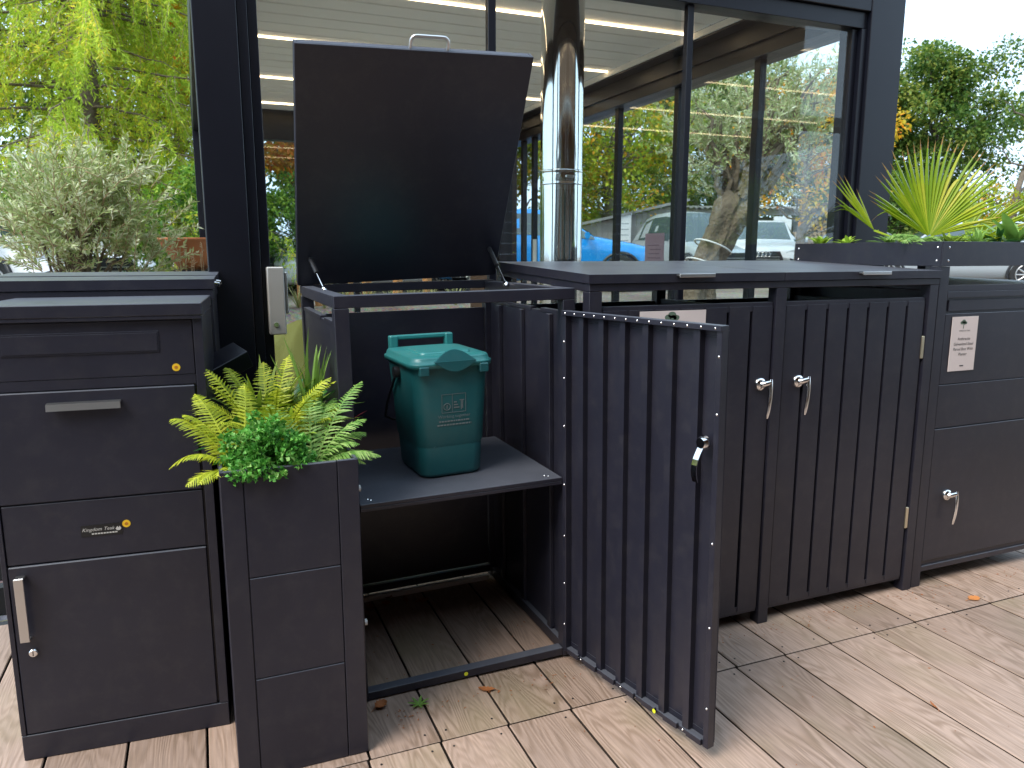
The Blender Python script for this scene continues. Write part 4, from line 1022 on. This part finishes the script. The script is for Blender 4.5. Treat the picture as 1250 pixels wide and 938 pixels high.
# ------------------------------------------------------------------ inside the garden room
bb = empty('bean_bag', (.50, 3.95, 0)); tag(bb, 'olive green bean bag chair inside the glass room by the door lock', 'bean bag')
rg = []
for z, r, yo in ((.003, .26, 0), (.06, .33, 0), (.25, .35, 0), (.45, .32, .03), (.65, .29, .06), (.75, .275, .07), (.85, .25, .08), (.93, .215, .09), (.99, .165, .095), (1.03, .11, .10), (1.06, .04, .10)):
    rg.append([(r * math.cos(a) * (1 + .06 * math.sin(7 * a + z * 9) + .03 * math.sin(13 * a - z * 17)), yo + r * .85 * math.sin(a) * (1 + .06 * math.sin(7 * a + z * 9) + .03 * math.sin(13 * a - z * 17)), z) for a in np.linspace(0, 2 * math.pi, 64, endpoint=False)])
MB().loft(rg).build('cover', M_BEAN, bb)
ms = empty('notice_card', (3.262, 4.92, 1.335)); tag(ms, 'mauve notice card taped inside the side glazing of the garden room', 'sign')
MB().box(0, .004, 0, .26, 0, .22, .0).build('card', M_PURPLE, ms)
mb = MB()
for k in range(4): mb.box(-.001, -.0002, .04 + .02 * (k % 2), .22 - .015 * (k % 3), .03 + k * .032, .037 + k * .032, 0)
mb.build('printed_small_line', coat_mat('mauve_ink', (.20, .13, .17), rough=.7, bump=0), ms)

# ------------------------------------------------------------------ unseen timber shop front (mirrored in the flue), made tall to block sky
SHP = empty('timber_building', (1.2, -3.3, -.16)); tag(SHP, 'unseen brown timber clad shop building facing the storage boxes across the deck', 'building')
for i in range(46): MB().box(-6.0, 7.5, -.02 + (i % 2) * .003, .02 + (i % 2) * .003, .02 + i * .14, .155 + i * .14, .004).build('cladding_board', M_CLAD, SHP)  # wall height chosen to keep sky reflections off the glass
MB().prism_x([(.6, 6.48), (.6, 6.60), (-3, 8.4), (-3, 8.28)], -6.4, 7.9).build('roof', M_SHEDR, SHP)
MB().prism_x([(2.75, 2.98), (2.75, 3.06), (.06, 3.61), (.06, 3.53)], -6.25, 7.75).build('canopy_roof', M_SHEDR, SHP)  # unseen canopy deepened to darken the box fronts
MB().prism_x([(2.72, 2.90), (2.72, 2.975), (.06, 3.52), (.06, 3.445)], -6.2, 7.7).build('canopy_soffit', M_CLAD, SHP)
for x in (-6.1, -3.0, 6.2): MB().box(x, x + .14, 2.5, 2.64, .16, 2.93, .004).build('canopy_post', M_CLAD, SHP)
for x in (-3.5, -.6, 2.9, 5.6):
    w = MB().box(x, x + 1.2, .028, .05, .6, 2.5, .004).build('window', M_WHITE, SHP)
    MB().box(x + .07, x + 1.13, .051, .055, .67, 2.43, 0).build('window_pane', M_CARGLASS, w)

# ------------------------------------------------------------------ vegetation beyond the room
def tube_np(mb, p, q, r0, r1, rng, n=7, seg=5, wob=.06):
    p = np.array(p, float); q = np.array(q, float); L = np.linalg.norm(q - p); pts = []
    for k in range(seg + 1):
        t = k / seg; c = p + (q - p) * t
        if 0 < k < seg: c = c + rng.normal(size=3) * L * wob * .6
        c[2] += L * .06 * math.sin(math.pi * t); pts.append(tuple(c))
    mb.tube(pts, [r0 + (r1 - r0) * k / seg for k in range(seg + 1)], n, cap=False)
def tree(name, label, x, y, zb, zt, rx, mat, ncl, nlf, ls, tr, seed, cat='tree', group=None, bark=M_BARK, lean=(0, 0), sparse=1.0, z0=None, crad=.26, flat=.8):
    rng = np.random.default_rng(seed); g = hgt(x, y) if z0 is None else z0
    e = empty(name, (x, y, g)); tag(e, label, cat, group)
    zb -= g; zt -= g; H = (zt - zb) / 2; cz = (zt + zb) / 2
    tm = MB(); top = np.array([lean[0], lean[1], zb + H * .9])
    pts = [np.array([0, 0, -.05])] + [top * t + rng.normal(size=3) * rx * .03 for t in (.3, .6, .85)] + [top]
    tm.tube([tuple(p) for p in pts], [tr * 1.25, tr, tr * .8, tr * .55, tr * .35], 10)
    C = []
    while len(C) < ncl:
        u = rng.uniform(-1, 1, 3); d = np.linalg.norm(u)
        if d > 1 or d < .35 or (rng.random() > d): continue
        u *= 1 + .22 * math.sin(3 * math.atan2(u[1], u[0]) + seed) * .6
        C.append([lean[0] + u[0] * rx, lean[1] + u[1] * rx, cz + u[2] * H])
    C = np.array(C)
    for c in C[: int(ncl * .8)]:
        t = np.clip((c[2] - .15 * (zt - zb)) / (top[2] + 1e-6), .25, .98)
        base = top * t; tube_np(tm, base, c, tr * .28 * (1.1 - t * .5), tr * .05, rng)
    tm.build('trunk', bark, e)
    P, D = [], []
    for c in C:
        r = rx * crad * rng.uniform(.6, 1.25); k = int(nlf * rng.uniform(.6, 1.3) * sparse)
        u = unit(rng.normal(size=(k, 3))); rad = rng.uniform(.15, 1, (k, 1)) ** .55
        p = c + u * rad * r * np.array([1, 1, flat]); P.append(p); D.append(u + rng.normal(size=(k, 3)) * .7 - np.array([0, 0, .25]))
    P = np.concatenate(P); D = np.concatenate(D); n = len(P)
    N = np.tile(np.array([[0, 0, 1.0]]), (n, 1))
    V, F = leaf_verts(P, D, rng.uniform(.7, 1.3, n) * ls, rng.uniform(.45, .75, n) * ls, rng, fold=.2, N=N)
    tag(link('crown', np_mesh('crown', V, F, mat), e), kind='stuff')
    return e

# larch with hanging sprays
def larch(name, label, x, y, top, seed, R0=3.3, nb=170):
    rng = np.random.default_rng(seed); g = hgt(x, y); e = empty(name, (x, y, g)); tag(e, label, 'tree')
    tm = MB(); tm.tube([(0, 0, -.05), (.05, 0, top * .4), (0, .05, top * .75), (0, 0, top)], [.24, .18, .11, .03], 10)
    tw = MB(); P, D = [], []
    for i in range(nb):
        z = .9 + (top - 1.3) * (i + rng.random()) / nb; a = rng.uniform(0, 2 * math.pi); ln = R0 * (1.05 - .55 * z / top) * rng.uniform(.6, 1.1)
        dx, dy = math.cos(a), math.sin(a); pts = []
        for k in range(7):
            t = k / 6; pts.append(np.array([dx * ln * t, dy * ln * t, z + ln * (.10 * t - .42 * t * t + .10 * t ** 3)]) + rng.normal(size=3) * .03 * t)
        tm.tube([tuple(p) for p in pts], [.030 * (1 - .85 * k / 6) for k in range(7)], 5, cap=False)
        for j in range(19):
            t = rng.uniform(.18, 1.0); k = min(5, int(t * 6)); b = pts[k] + (pts[k + 1] - pts[k]) * (t * 6 - k)
            tl = rng.uniform(.35, .95); sx = rng.normal() * .35 + dx * .25; sy = rng.normal() * .35 + dy * .25
            q = [b + np.array([sx * s * tl, sy * s * tl, -tl * s * (.45 + .5 * s)]) for s in (0, .35, .7, 1)]
            if rng.random() < .5: tw.tube([tuple(p) for p in q], [.006, .005, .004, .002], 3, cap=False)
            m = int(46 * tl / .6); s = rng.random((m, 1)); kk = np.minimum((s * 3).astype(int), 2)[:, 0]
            Q = np.array(q); p = Q[kk] + (Q[kk + 1] - Q[kk]) * (s * 3 - kk[:, None]) + rng.normal(size=(m, 3)) * .02
            dd = (Q[kk + 1] - Q[kk]); dd = unit(dd) * .8 + unit(rng.normal(size=(m, 3))) * .8
            P.append(p); D.append(dd)
    tm.build('trunk', M_BARKL, e); tw.build('twigs', M_STALK, e); tag(e.children[-1], kind='stuff')
    P = np.concatenate(P); D = np.concatenate(D); n = len(P)
    V, F = leaf_verts(P, D, rng.uniform(.06, .12, n), rng.uniform(.014, .028, n), rng, fold=.1)
    tag(link('crown', np_mesh('crown', V, F, L_LARCH), e), kind='stuff')
larch('larch_tree', 'feathery yellow green larch behind the silver olive bush', -1.5, 14.2, 9.5, 31)
larch('larch_tree', 'second yellowing larch beyond the garden room left post', -.75, 17.4, 8.5, 47, R0=2.6, nb=100)
tree('broadleaf_tree', 'dark green tree in shade left of the larch', -5.0, 19.5, .9, 9.5, 3.6, L_GREEN, 60, 190, .17, .22, 3)
tree('broadleaf_tree', 'green tree filling the wood behind the larches', -.2, 21.0, .9, 9.0, 3.4, L_GREEN, 60, 190, .17, .22, 4)
tree('broadleaf_tree', 'golden autumn tree peeping past the room left post', .55, 14.6, 3.9, 7.4, 1.1, L_ORANGE, 30, 120, .10, .10, 14)
tree('shrub', 'leafy green shrub behind the terracotta bowl', .05, 10.6, .7, 2.45, .75, L_HEDGE, 42, 150, .07, .04, 5, cat='shrub')
tree('shrub', 'low green shrub left of the olive bush', -2.6, 11.5, .7, 2.5, 1.1, L_HEDGE, 42, 150, .08, .05, 6, cat='shrub')

# shoots with narrow leaves, for both olives
def olive_leaves(starts, dirs, lens, per, ll, lw, rng, bend=.25):
    P, D = [], []; tw = MB()
    for s, d, L in zip(starts, dirs, lens):
        d = d / np.linalg.norm(d); b = rng.normal(size=3) * bend
        pt = lambda t: s + d * L * t + b * L * t * t * .5
        tw.tube([tuple(pt(t)) for t in (0, .5, 1)], [.004, .003, .0015], 4, cap=False)
        t = (np.arange(per) + rng.random(per)) / per
        p = s + d * L * t[:, None] + b * L * (t ** 2)[:, None] * .5
        u = unit(rng.normal(size=(per, 3))); u = unit(u - d * (u @ d)[:, None])
        P.append(p); D.append(u * .8 + d * .75)
    P = np.concatenate(P); D = np.concatenate(D); n = len(P)
    V, F = leaf_verts(P, D, rng.uniform(.7, 1.2, n) * ll, rng.uniform(.8, 1.2, n) * lw, rng, fold=.15)
    return V, F, tw
rng = np.random.default_rng(77)
ob = empty('olive_bush', (-.80, 6.35, hgt(-.7, 6.3))); tag(ob, 'bushy silver green olive behind the dark storage boxes', 'olive bush')
tm = MB(); S, D_, L_ = [], [], []
tm.tube([(0, 0, -.02), (.02, 0, .5), (-.02, .02, 1.0), (0, 0, 1.35)], [.06, .05, .045, .03], 9)
for i in range(34):
    u = rng.normal(size=3); u[2] = abs(u[2]) * .9 + .1; u /= np.linalg.norm(u)
    q = np.array([0, 0, 1.42]) + u * np.array([.52, .42, .74]) * rng.uniform(.45, 1.0)
    q[2] = max(q[2], 1.15 + rng.uniform(0, .3)); tube_np(tm, (0, 0, rng.uniform(.8, 1.3)), q, .016, .006, rng, n=5)
    for k in range(14):
        s = q + rng.normal(size=3) * np.array([.13, .13, .12]); S.append(s); d = np.array([u[0] * .9, u[1] * .9, .75]) + rng.normal(size=3) * .45; D_.append(d); L_.append(rng.uniform(.18, .36))
tm.build('trunk', M_BARKL, ob)
V, F, tw = olive_leaves(S, D_, L_, 30, .058, .0135, rng)
tw.build('twigs', M_STALK, ob); tag(ob.children[-1], kind='stuff')
tag(link('crown', np_mesh('crown', V, F, L_OLIVE), ob), kind='stuff')

# ancient olive with gnarled leaning trunk
ot = empty('olive_tree', (6.12, 8.42, hgt(6.12, 8.42))); tag(ot, 'ancient olive tree with thick gnarled leaning trunk and white straps', 'olive tree')
rng = np.random.default_rng(12); rings = []
path = [(-.1, 0, -.05, .30), (-.04, 0, .3, .25), (.12, 0, .62, .20), (.32, 0, .98, .20), (.48, 0, 1.24, .25), (.60, 0, 1.42, .27), (.64, 0, 1.56, .14)]
ph = rng.uniform(0, 6.28, 8)
def gn(a, z): return 1 + .17 * math.sin(3 * a + ph[0] + z * 2.2) + .12 * math.sin(5 * a + ph[1] - z * 3) + .09 * math.sin(9 * a + ph[2] + z * 5) + .07 * math.sin(14 * a + z * 9 + 2 * math.sin(z * 11))
zs = np.linspace(path[0][2], path[-1][2], 34)
for z in zs:
    x = np.interp(z, [p[2] for p in path], [p[0] for p in path]); r = np.interp(z, [p[2] for p in path], [p[3] for p in path])
    rings.append([(x + r * gn(a, z) * math.cos(a), r * .9 * gn(a, z) * math.sin(a), z + .03 * math.sin(4 * a + z * 6)) for a in np.linspace(0, 2 * math.pi, 40, endpoint=False)])
tm = MB().loft(rings); S, D_, L_ = [], [], []
for i in range(26):
    a = rng.uniform(0, 2 * math.pi); el = rng.uniform(.25, 1.3); u = np.array([math.cos(a) * math.cos(el), math.sin(a) * math.cos(el), math.sin(el)])
    b = np.array([.60, 0, 1.36]) + u * .22; q = np.array([.95, .1, 2.05]) + u * np.array([1.15, 1.0, 1.45]) * rng.uniform(.55, 1.0)
    q[2] = max(q[2], 1.75); tube_np(tm, b, q, .045, .012, rng, n=7, seg=6, wob=.10)
    for k in range(17):
        t = rng.uniform(.45, 1.05); s = b + (q - b) * t + rng.normal(size=3) * .20; S.append(s)
        D_.append(u * .7 + np.array([0, 0, .3]) + rng.normal(size=3) * .6); L_.append(rng.uniform(.25, .55))
tm.build('trunk', M_BARKL, ot)
V, F, tw = olive_leaves(S, D_, L_, 30, .075, .019, rng)
tw.build('twigs', M_STALK, ot); tag(ot.children[-1], kind='stuff')
tag(link('crown', np_mesh('crown', V, F, L_OLIVE), ot), kind='stuff')
for z, x in ((.60, .14), (.84, .26)):
    pts = [(x - .03 + .245 * math.cos(a), .225 * math.sin(a), z + .10 * -math.cos(a)) for a in np.linspace(0, 2 * math.pi, 30)]
    MB().tube(pts, .011, 6).build('strap', M_WHITE, ot)

tree('maple_tree', 'yellow green maple behind the weathered shed', 13.6, 24.2, 1.4, 9.0, 3.3, L_MAPLE, 70, 200, .17, .2, 8)
tree('maple_tree', 'green and gold maple behind the blue car', 9.6, 24.5, 1.4, 9.0, 3.0, L_MAPLE, 62, 190, .17, .2, 9)
tree('broadleaf_tree', 'orange leaved tree behind the ancient olive', 13.6, 14.6, 1.9, 5.6, 1.9, L_ORANGE, 46, 130, .12, .12, 10, sparse=.8)
tree('broadleaf_tree', 'dull green tree behind the log store', 19.5, 25.5, 1.5, 8.5, 3.6, L_OAK, 66, 200, .18, .2, 11)
tree('broadleaf_tree', 'leafy tree behind the log store end', 25.2, 25.0, 1.2, 7.0, 3.0, L_OAK, 56, 180, .17, .2, 12)
tree('broadleaf_tree', 'orange autumn tree seen through the left glass pane', 1.95, 16.2, 2.45, 5.6, 1.6, L_ORANGE, 60, 190, .11, .14, 13)
tree('shrub', 'rounded green shrub seen through the left glass pane', 1.75, 14.6, .75, 2.75, 1.0, L_HEDGE, 60, 170, .08, .06, 15, cat='shrub')
tree('broadleaf_tree', 'green tree behind the raised lid beyond the room', 5.2, 22.5, 1.2, 8.2, 3.0, L_GREEN, 56, 170, .17, .2, 16)
for i, (x, y, m, zt) in enumerate(((7.2, 27.5, L_GREEN, 9.5), (11.6, 28.5, L_MAPLE, 10.5), (16.6, 28.8, L_GREEN, 10.0), (21.8, 29.0, L_OAK, 9.0))):
    tree('broadleaf_tree', ('tall green tree in the wood behind the blue car', 'tall yellowing tree in the wood behind the grey shed', 'tall green tree in the wood behind the log store', 'tall dull tree in the wood past the log store notice')[i], x, y, .8, zt, 3.4, m, 64, 200, .20, .22, 60 + i)
# oak and its neighbours on the right
tree('oak_tree', 'broad oak with airy crown standing against the white sky', 27.0, 22.2, 2.8, 9.3, 3.2, L_OAK, 80, 380, .17, .20, 17, sparse=.9, crad=.27, lean=(.4, .2))
tree('oak_tree', 'denser green oak half hidden by the room right post', 24.2, 23.4, 1.6, 8.3, 2.6, L_OAK, 70, 420, .16, .2, 27)
tree('broadleaf_tree', 'thin tree with bare leaning stem beyond the palm', 25.6, 17.6, 3.1, 6.6, 1.6, L_OAK, 18, 70, .15, .09, 18, crad=.3, lean=(1.3, 0))
tree('shrub', 'yellow green thicket below the thin bare stemmed tree', 25.8, 18.6, .8, 3.9, 1.9, L_MAPLE, 50, 150, .13, .08, 19, cat='shrub')
tree('shrub', 'dark green thicket below the oaks', 22.5, 20.6, .8, 4.2, 2.2, L_OAK, 56, 160, .14, .08, 20, cat='shrub')
# dead leaning stem
ds = MB(); rng = np.random.default_rng(4)
ds.tube([(0, 0, 0), (.3, 0, 1.5), (.5, 0, 2.9), (1.1, 0, 4.6), (1.3, 0, 6.0)], [.16, .13, .10, .06, .02], 8)
for z, a in ((1.9, -1), (2.8, 1), (3.4, -1), (4.1, 1), (4.8, -1)): tube_np(ds, (.3 + z * .12, 0, z), (.3 + z * .12 + a * 1.2, .2, z + .8), .045, .01, rng)
o = ds.build('bare_tree', M_BARK); o.location = (24.6, 17.3, hgt(24.6, 17.3) - .02); tag(o, 'bare forked tree stem leaning beside the thicket', 'tree')

# ------------------------------------------------------------------ terracotta bowl, dry stalks, grass, posts
bw = empty('garden_bowl', (-.035, 7.21, hgt(0, 7.2))); tag(bw, 'wide terracotta bowl on a stand near the room left post', 'bowl')
zc = 1.52 - hgt(0, 7.2)
prof = [(.08, -.27), (.10, -.265), (.165, -.17), (.235, -.06), (.268, -.012), (.275, 0), (.275, .014), (.262, .014), (.225, -.05), (.14, -.18), (.02, -.2)]
MB().loft([[(r * math.cos(a), r * math.sin(a), zc + z) for a in np.linspace(0, 2 * math.pi, 40, endpoint=False)] for r, z in prof]).build('bowl', M_TERRA, bw)
for dx, dy in ((-.12, -.1), (.12, -.1), (0, .13)): MB().box(dx - .02, dx + .02, dy - .02, dy + .02, .0, zc - .255, .002).build('stand_leg', M_BLACK, bw)
MB().box(-.16, .16, -.15, .17, zc - .2765, zc - .2555, .002).build('stand_top', M_BLACK, bw)
dsx = empty('dry_stalks', (-.05, 6.72, hgt(0, 6.7))); tag(dsx, 'tall dry brown stalks in front of the terracotta bowl', 'dry plant')
rng = np.random.default_rng(8)
for i in range(16):
    x = rng.uniform(-.14, .12); h = rng.uniform(1.35, 1.75); mb = MB()
    q = (x + rng.normal() * .07, rng.normal() * .05, h); tube_np(mb, (x * .5, 0, 0), q, .005, .0025, rng, n=5, wob=.02)
    for k in range(8):
        t = k / 8; mb.tube([(q[0], q[1], h - .12 * t), (q[0] + rng.normal() * .012, q[1] + rng.normal() * .012, h - .12 * t + .012)], [.004, .002], 4)
    mb.build('stalk', M_STALK, dsx)
tuft('grass_clump', 'dry grass clump beside the dark storage box', (-.42, 6.55, hgt(0, 6.5)), L_DRYGRASS, 40, 1.55, .016, seed=40, lean=(.02, .2), bend=(.05, .2), cat='grass')
for i, (x, t) in enumerate(((1.35, .40), (1.62, .36), (2.05, .42), (2.32, .39), (2.75, .37), (3.25, .41))):
    o = MB().box(-.06, .06, -.05, .05, -.1, t, .008).build('timber_stake', M_POST); o.location = (x, 11.2 + .1 * (i % 2), hgt(x, 11.2)); o.rotation_euler = (0, R((-1) ** i * 2), R(7 * i))
    tag(o, 'short orange timber stake beyond the open bin store top', 'stake', 'stakes at the car park edge')
for i in range(9):
    x = .95 + i * .32
    tuft('grass_clump', 'dry grass tuft between the timber stakes', (x, 10.85 + .15 * math.sin(i * 2.1), hgt(x, 10.9) - .01), L_DRYGRASS, 24, .42, .014, seed=50 + i, lean=(.1, .5), bend=(.1, .5), cat='grass', group='grass along the car park edge')

# ------------------------------------------------------------------ cars
def car(label, paint, loc, rz, rings_badge=False, scale=1.0, tall=0.0):
    e = empty('parked_car', (loc[0], loc[1], hgt(*loc) + .002), (0, 0, R(rz))); e.scale = (scale,) * 3; tag(e, label, 'car', 'cars in the car park')
    T = tall
    st = [(2.12, .60, .30, .50, .58, .52), (2.06, .76, .24, .60, .70, .66), (1.85, .85, .20, .70, .79, .74), (1.5, .88, .19, .78, .87, .76), (1.05, .90, .19, .86, .95, .76), (.86, .90, .19, .90, .985, .74),
          (.55, .90, .19, .92, 1.20 + T * .5, .67), (.18, .90, .19, .93, 1.41 + T, .61), (-.25, .90, .19, .94, 1.47 + T, .61), (-.9, .90, .19, .96, 1.45 + T, .60), (-1.45, .89, .20, .98, 1.36 + T, .58), (-1.85, .87, .22, .99, 1.10 + T * .5, .64), (-2.05, .80, .28, .88, .98, .66), (-2.10, .70, .34, .70, .80, .6)]
    def half(s):
        x, w, zl, zb, zt, wt = s
        return [(0, zl), (.8 * w, zl), (w * .97, zl + .08), (w, zl + .25), (w, zb * .72 + zl * .28), (w * .975, zb), (wt, zt - .035), (wt * .8, zt - .006), (wt * .4, zt + .006), (0, zt + .01)]
    rg = []
    for s in st:
        h = half(s); rg.append([(s[0], y, z) for y, z in h] + [(s[0], -y, z) for y, z in reversed(h[1:-1])])
    MB().loft(rg).build('body', paint, e)
    def strip(i0, i1, name):
        for sgn in (-1, 1):
            A, B = [], []
            for i in range(i0, i1 + 1):
                x, w, zl, zb, zt, wt = st[i]; lo = Vector((x, w * .975, zb)); hi = Vector((x, wt, zt - .035)); n = Vector((0, 1, .5)).normalized() * .008
                a = lo.lerp(hi, .10) + n; b = lo.lerp(hi, .88) + n
                A.append((a.x, a.y * sgn, a.z)); B.append((b.x, b.y * sgn, b.z))
            m = len(A); MB().add(A + B, [(k, k + 1, m + k + 1, m + k) for k in range(m - 1)], True).build(name, M_CARGLASS, e)
    strip(5, 7, 'side_window'); strip(7, 9, 'side_window'); strip(9, 11, 'side_window')
    def screen(i0, i1, name):
        mb = MB(); V = []
        for i in range(i0, i1 + 1):
            x, w, zl, zb, zt, wt = st[i]
            for f in (-.93, -.5, 0, .5, .93): V.append((x + .006 * (1 if name == 'windscreen' else -1), f * wt, zt + .014 - .022 * abs(f) ** 3))
        n = i1 - i0
        mb.add(V, [(j * 5 + k, j * 5 + k + 1, (j + 1) * 5 + k + 1, (j + 1) * 5 + k) for j in range(n) for k in range(4)], True).build(name, M_CARGLASS, e)
    screen(5, 7, 'windscreen'); screen(10, 11, 'rear_window')
    for x in (1.32, -1.30):
        for s in (-1, 1):
            w = MB().tube([(x, s * .70, .325), (x, s * .735, .325), (x, s * .895, .325), (x, s * .912, .325)], [.29, .325, .325, .29], 28).build('wheel', M_TYRE, e)
            rm = MB().tube([(x, s * .905, .325), (x, s * .917, .325)], [.225, .215], 24)
            rm.build('rim', M_PLASTIC, w)
            sp = MB()
            for k in range(10):
                a = k * math.pi / 5; sp.tube([(x, s * .922, .325), (x + .205 * math.cos(a), s * .920, .325 + .205 * math.sin(a))], [.022, .016], 6)
            sp.tube([(x + .213 * math.cos(a), s * .918, .325 + .213 * math.sin(a)) for a in np.linspace(0, 2 * math.pi, 25)], .014, 6)
            sp.build('spokes', M_STEEL, w)
            MB().tube([(x + .36 * math.cos(a), s * .892, .325 + .36 * math.sin(a)) for a in np.linspace(-.2, math.pi + .2, 18)], .03, 6).build('wheel_arch', M_PLASTIC, e)
    for s in (-1, 1):
        MB().add([(2.085, s * .48, .60), (2.02, s * .76, .61), (1.90, s * .84, .73), (2.02, s * .66, .735), (2.075, s * .52, .68)], [(0, 1, 2, 3, 4) if s > 0 else (4, 3, 2, 1, 0)]).build('headlight', M_LAMP, e)
        MB().loft([[(x0, s * (.93 + .09 * k), .98 + .06 * math.sin(a)) for x0, a in ((.72 + .05 * math.cos(a), a) for a in np.linspace(0, 2 * math.pi, 12, endpoint=False))] for k in (0, 1, 1.6)]).build('door_mirror', paint, e)
    gr = MB().prism_x([(-.40, .34), (.40, .34), (.46, .52), (.38, .70), (-.38, .70), (-.46, .52)], 2.04, 2.128).build('grille', M_PLASTIC, e)
    for k in range(5): MB().box(2.129, 2.134, -.38, .38, .35 + k * .055, .362 + k * .055, 0).build('grille_bar', M_STEEL, gr)
    MB().box(2.129, 2.139, -.26, .26, .36, .46, .002).build('number_plate', M_WHITE, gr)
    if rings_badge:
        for k in range(4):
            cy_ = -.125 + k * .083
            MB().tube([(2.142, cy_ + .055 * math.cos(a), .632 + .055 * math.sin(a)) for a in np.linspace(0, 2 * math.pi, 20)], .010, 6).build('badge_ring', M_CHROME, gr)
    return e
car('bright blue hatchback parked beyond the side glazing', M_BLUECAR, (6.75, 14.6), -24, scale=1.12)
car('white saloon with four ring badge parked facing the ancient olive', M_WHITECAR, (15.25, 18.05), -128, rings_badge=True, scale=1.16)
car('silver grey people carrier behind the ancient olive trunk', M_GREYCAR, (13.3, 18.6), -95, scale=1.1, tall=.30)
car('white car seen past the larch trunk beyond the olive bush', M_WHITECAR, (-2.2, 13.0), -60)
car('white car seen through the left glass pane beside the lid', M_WHITECAR, (3.1, 15.3), 200)
car('dark silver car with alloy wheels seen below the planter trough', M_GREYCAR, (15.2, 11.9), 140)
car('grey car parked behind the trough near the log store end', M_GREYCAR, (17.9, 17.2), -160)

# ------------------------------------------------------------------ sheds with firewood
def at_dir(x, y): return (x, y, hgt(x, y))
LSd = empty('log_store', (15.2, 22.0, .65), (0, 0, R(-15.5))); tag(LSd, 'open fronted log store with corrugated roof packed with split firewood', 'log store')
W = 11.0
for x in (0, 2.2, 4.4, 6.6, 8.8, 10.9): MB().box(x, x + .13, 0, .13, 0, 2.05, .01).build('post', M_SHED, LSd)
MB().box(-.1, W + .1, -.02, .10, 2.051, 2.24, .01).build('fascia', M_SHED, LSd)
MB().box(0, W, 1.2, 1.24, 0, 2.04, 0).build('back_wall', M_SHED, LSd)
n = 240; v = []
for k in range(n + 1):
    x = -.25 + (W + .5) * k / n; z = .028 * math.sin(k * math.pi / 2 * 1.0)
    v += [(x, -.25, 2.27 + z), (x, 1.4, 2.42 + z)]
mb = MB(); mb.add(v, [(2 * k, 2 * k + 2, 2 * k + 3, 2 * k + 1) for k in range(n)]); mb.add([(a, b, c - .02) for a, b, c in v], [(2 * k + 1, 2 * k + 3, 2 * k + 2, 2 * k) for k in range(n)])
mb.build('roof', M_SHEDR, LSd)
rng = np.random.default_rng(15); lg = MB()
for bay in range(5):
    x0 = .16 + bay * 2.2; z = .07
    while z < 1.85 - .35 * (bay % 2):
        x = x0 + rng.uniform(0, .08)
        while x < x0 + 2.0:
            r = rng.uniform(.05, .085); y0 = rng.uniform(.03, .10); m = int(rng.integers(3, 6)); a0 = rng.uniform(0, 6.28)
            poly = [(x + r + r * math.cos(a0 + 2 * math.pi * k / m), z + r * math.sin(a0 + 2 * math.pi * k / m)) for k in range(m)]
            lg.prism_y(poly, y0 + .14, y0 + .5); x += 2 * r + .01
        z += .125
tag(lg.build('firewood', M_LOG, LSd), kind='stuff')
SHd = empty('shed', (11.6, 22.4, .65), (0, 0, R(-15.5))); tag(SHd, 'low grey boarded shed with sloping roof beside the log store', 'shed')
for k in range(18): MB().box(k * .19, k * .19 + .183, 0, .025, 0, 1.62 + (k + .5) * .19 * .22, .004).build('board', M_SHED, SHd)
MB().box(0, 3.42, .026, 2.0, 0, 1.60, 0).build('side_wall', M_SHED, SHd)
MB().prism_y([(-.25, 1.60), (3.6, 2.45), (3.6, 2.53), (-.25, 1.68)], -.25, 2.1).build('roof', M_SHEDR, SHd)
for lb, p, w, h in (('white poster on the boards of the grey shed', (12.95, 21.83, 1.60), .42, 1.05), ('white square notice on a post of the log store', (18.45, 20.72, 2.02), .62, .62)):
    nb = empty('notice_board', p, (0, 0, R(-20))); tag(nb, lb, 'notice')
    MB().box(-w / 2, w / 2, -.01, .01, 0, h, .002).build('board', M_PAPERW, nb)
    mb = MB()
    for k in range(4 if h > 1 else 2): mb.box(-w * .32, w * .32, -.0125, -.0105, h * (.2 + .17 * k), h * (.2 + .17 * k) + .03, 0)
    mb.build('printed_small_line', M_GREYCAR, nb)
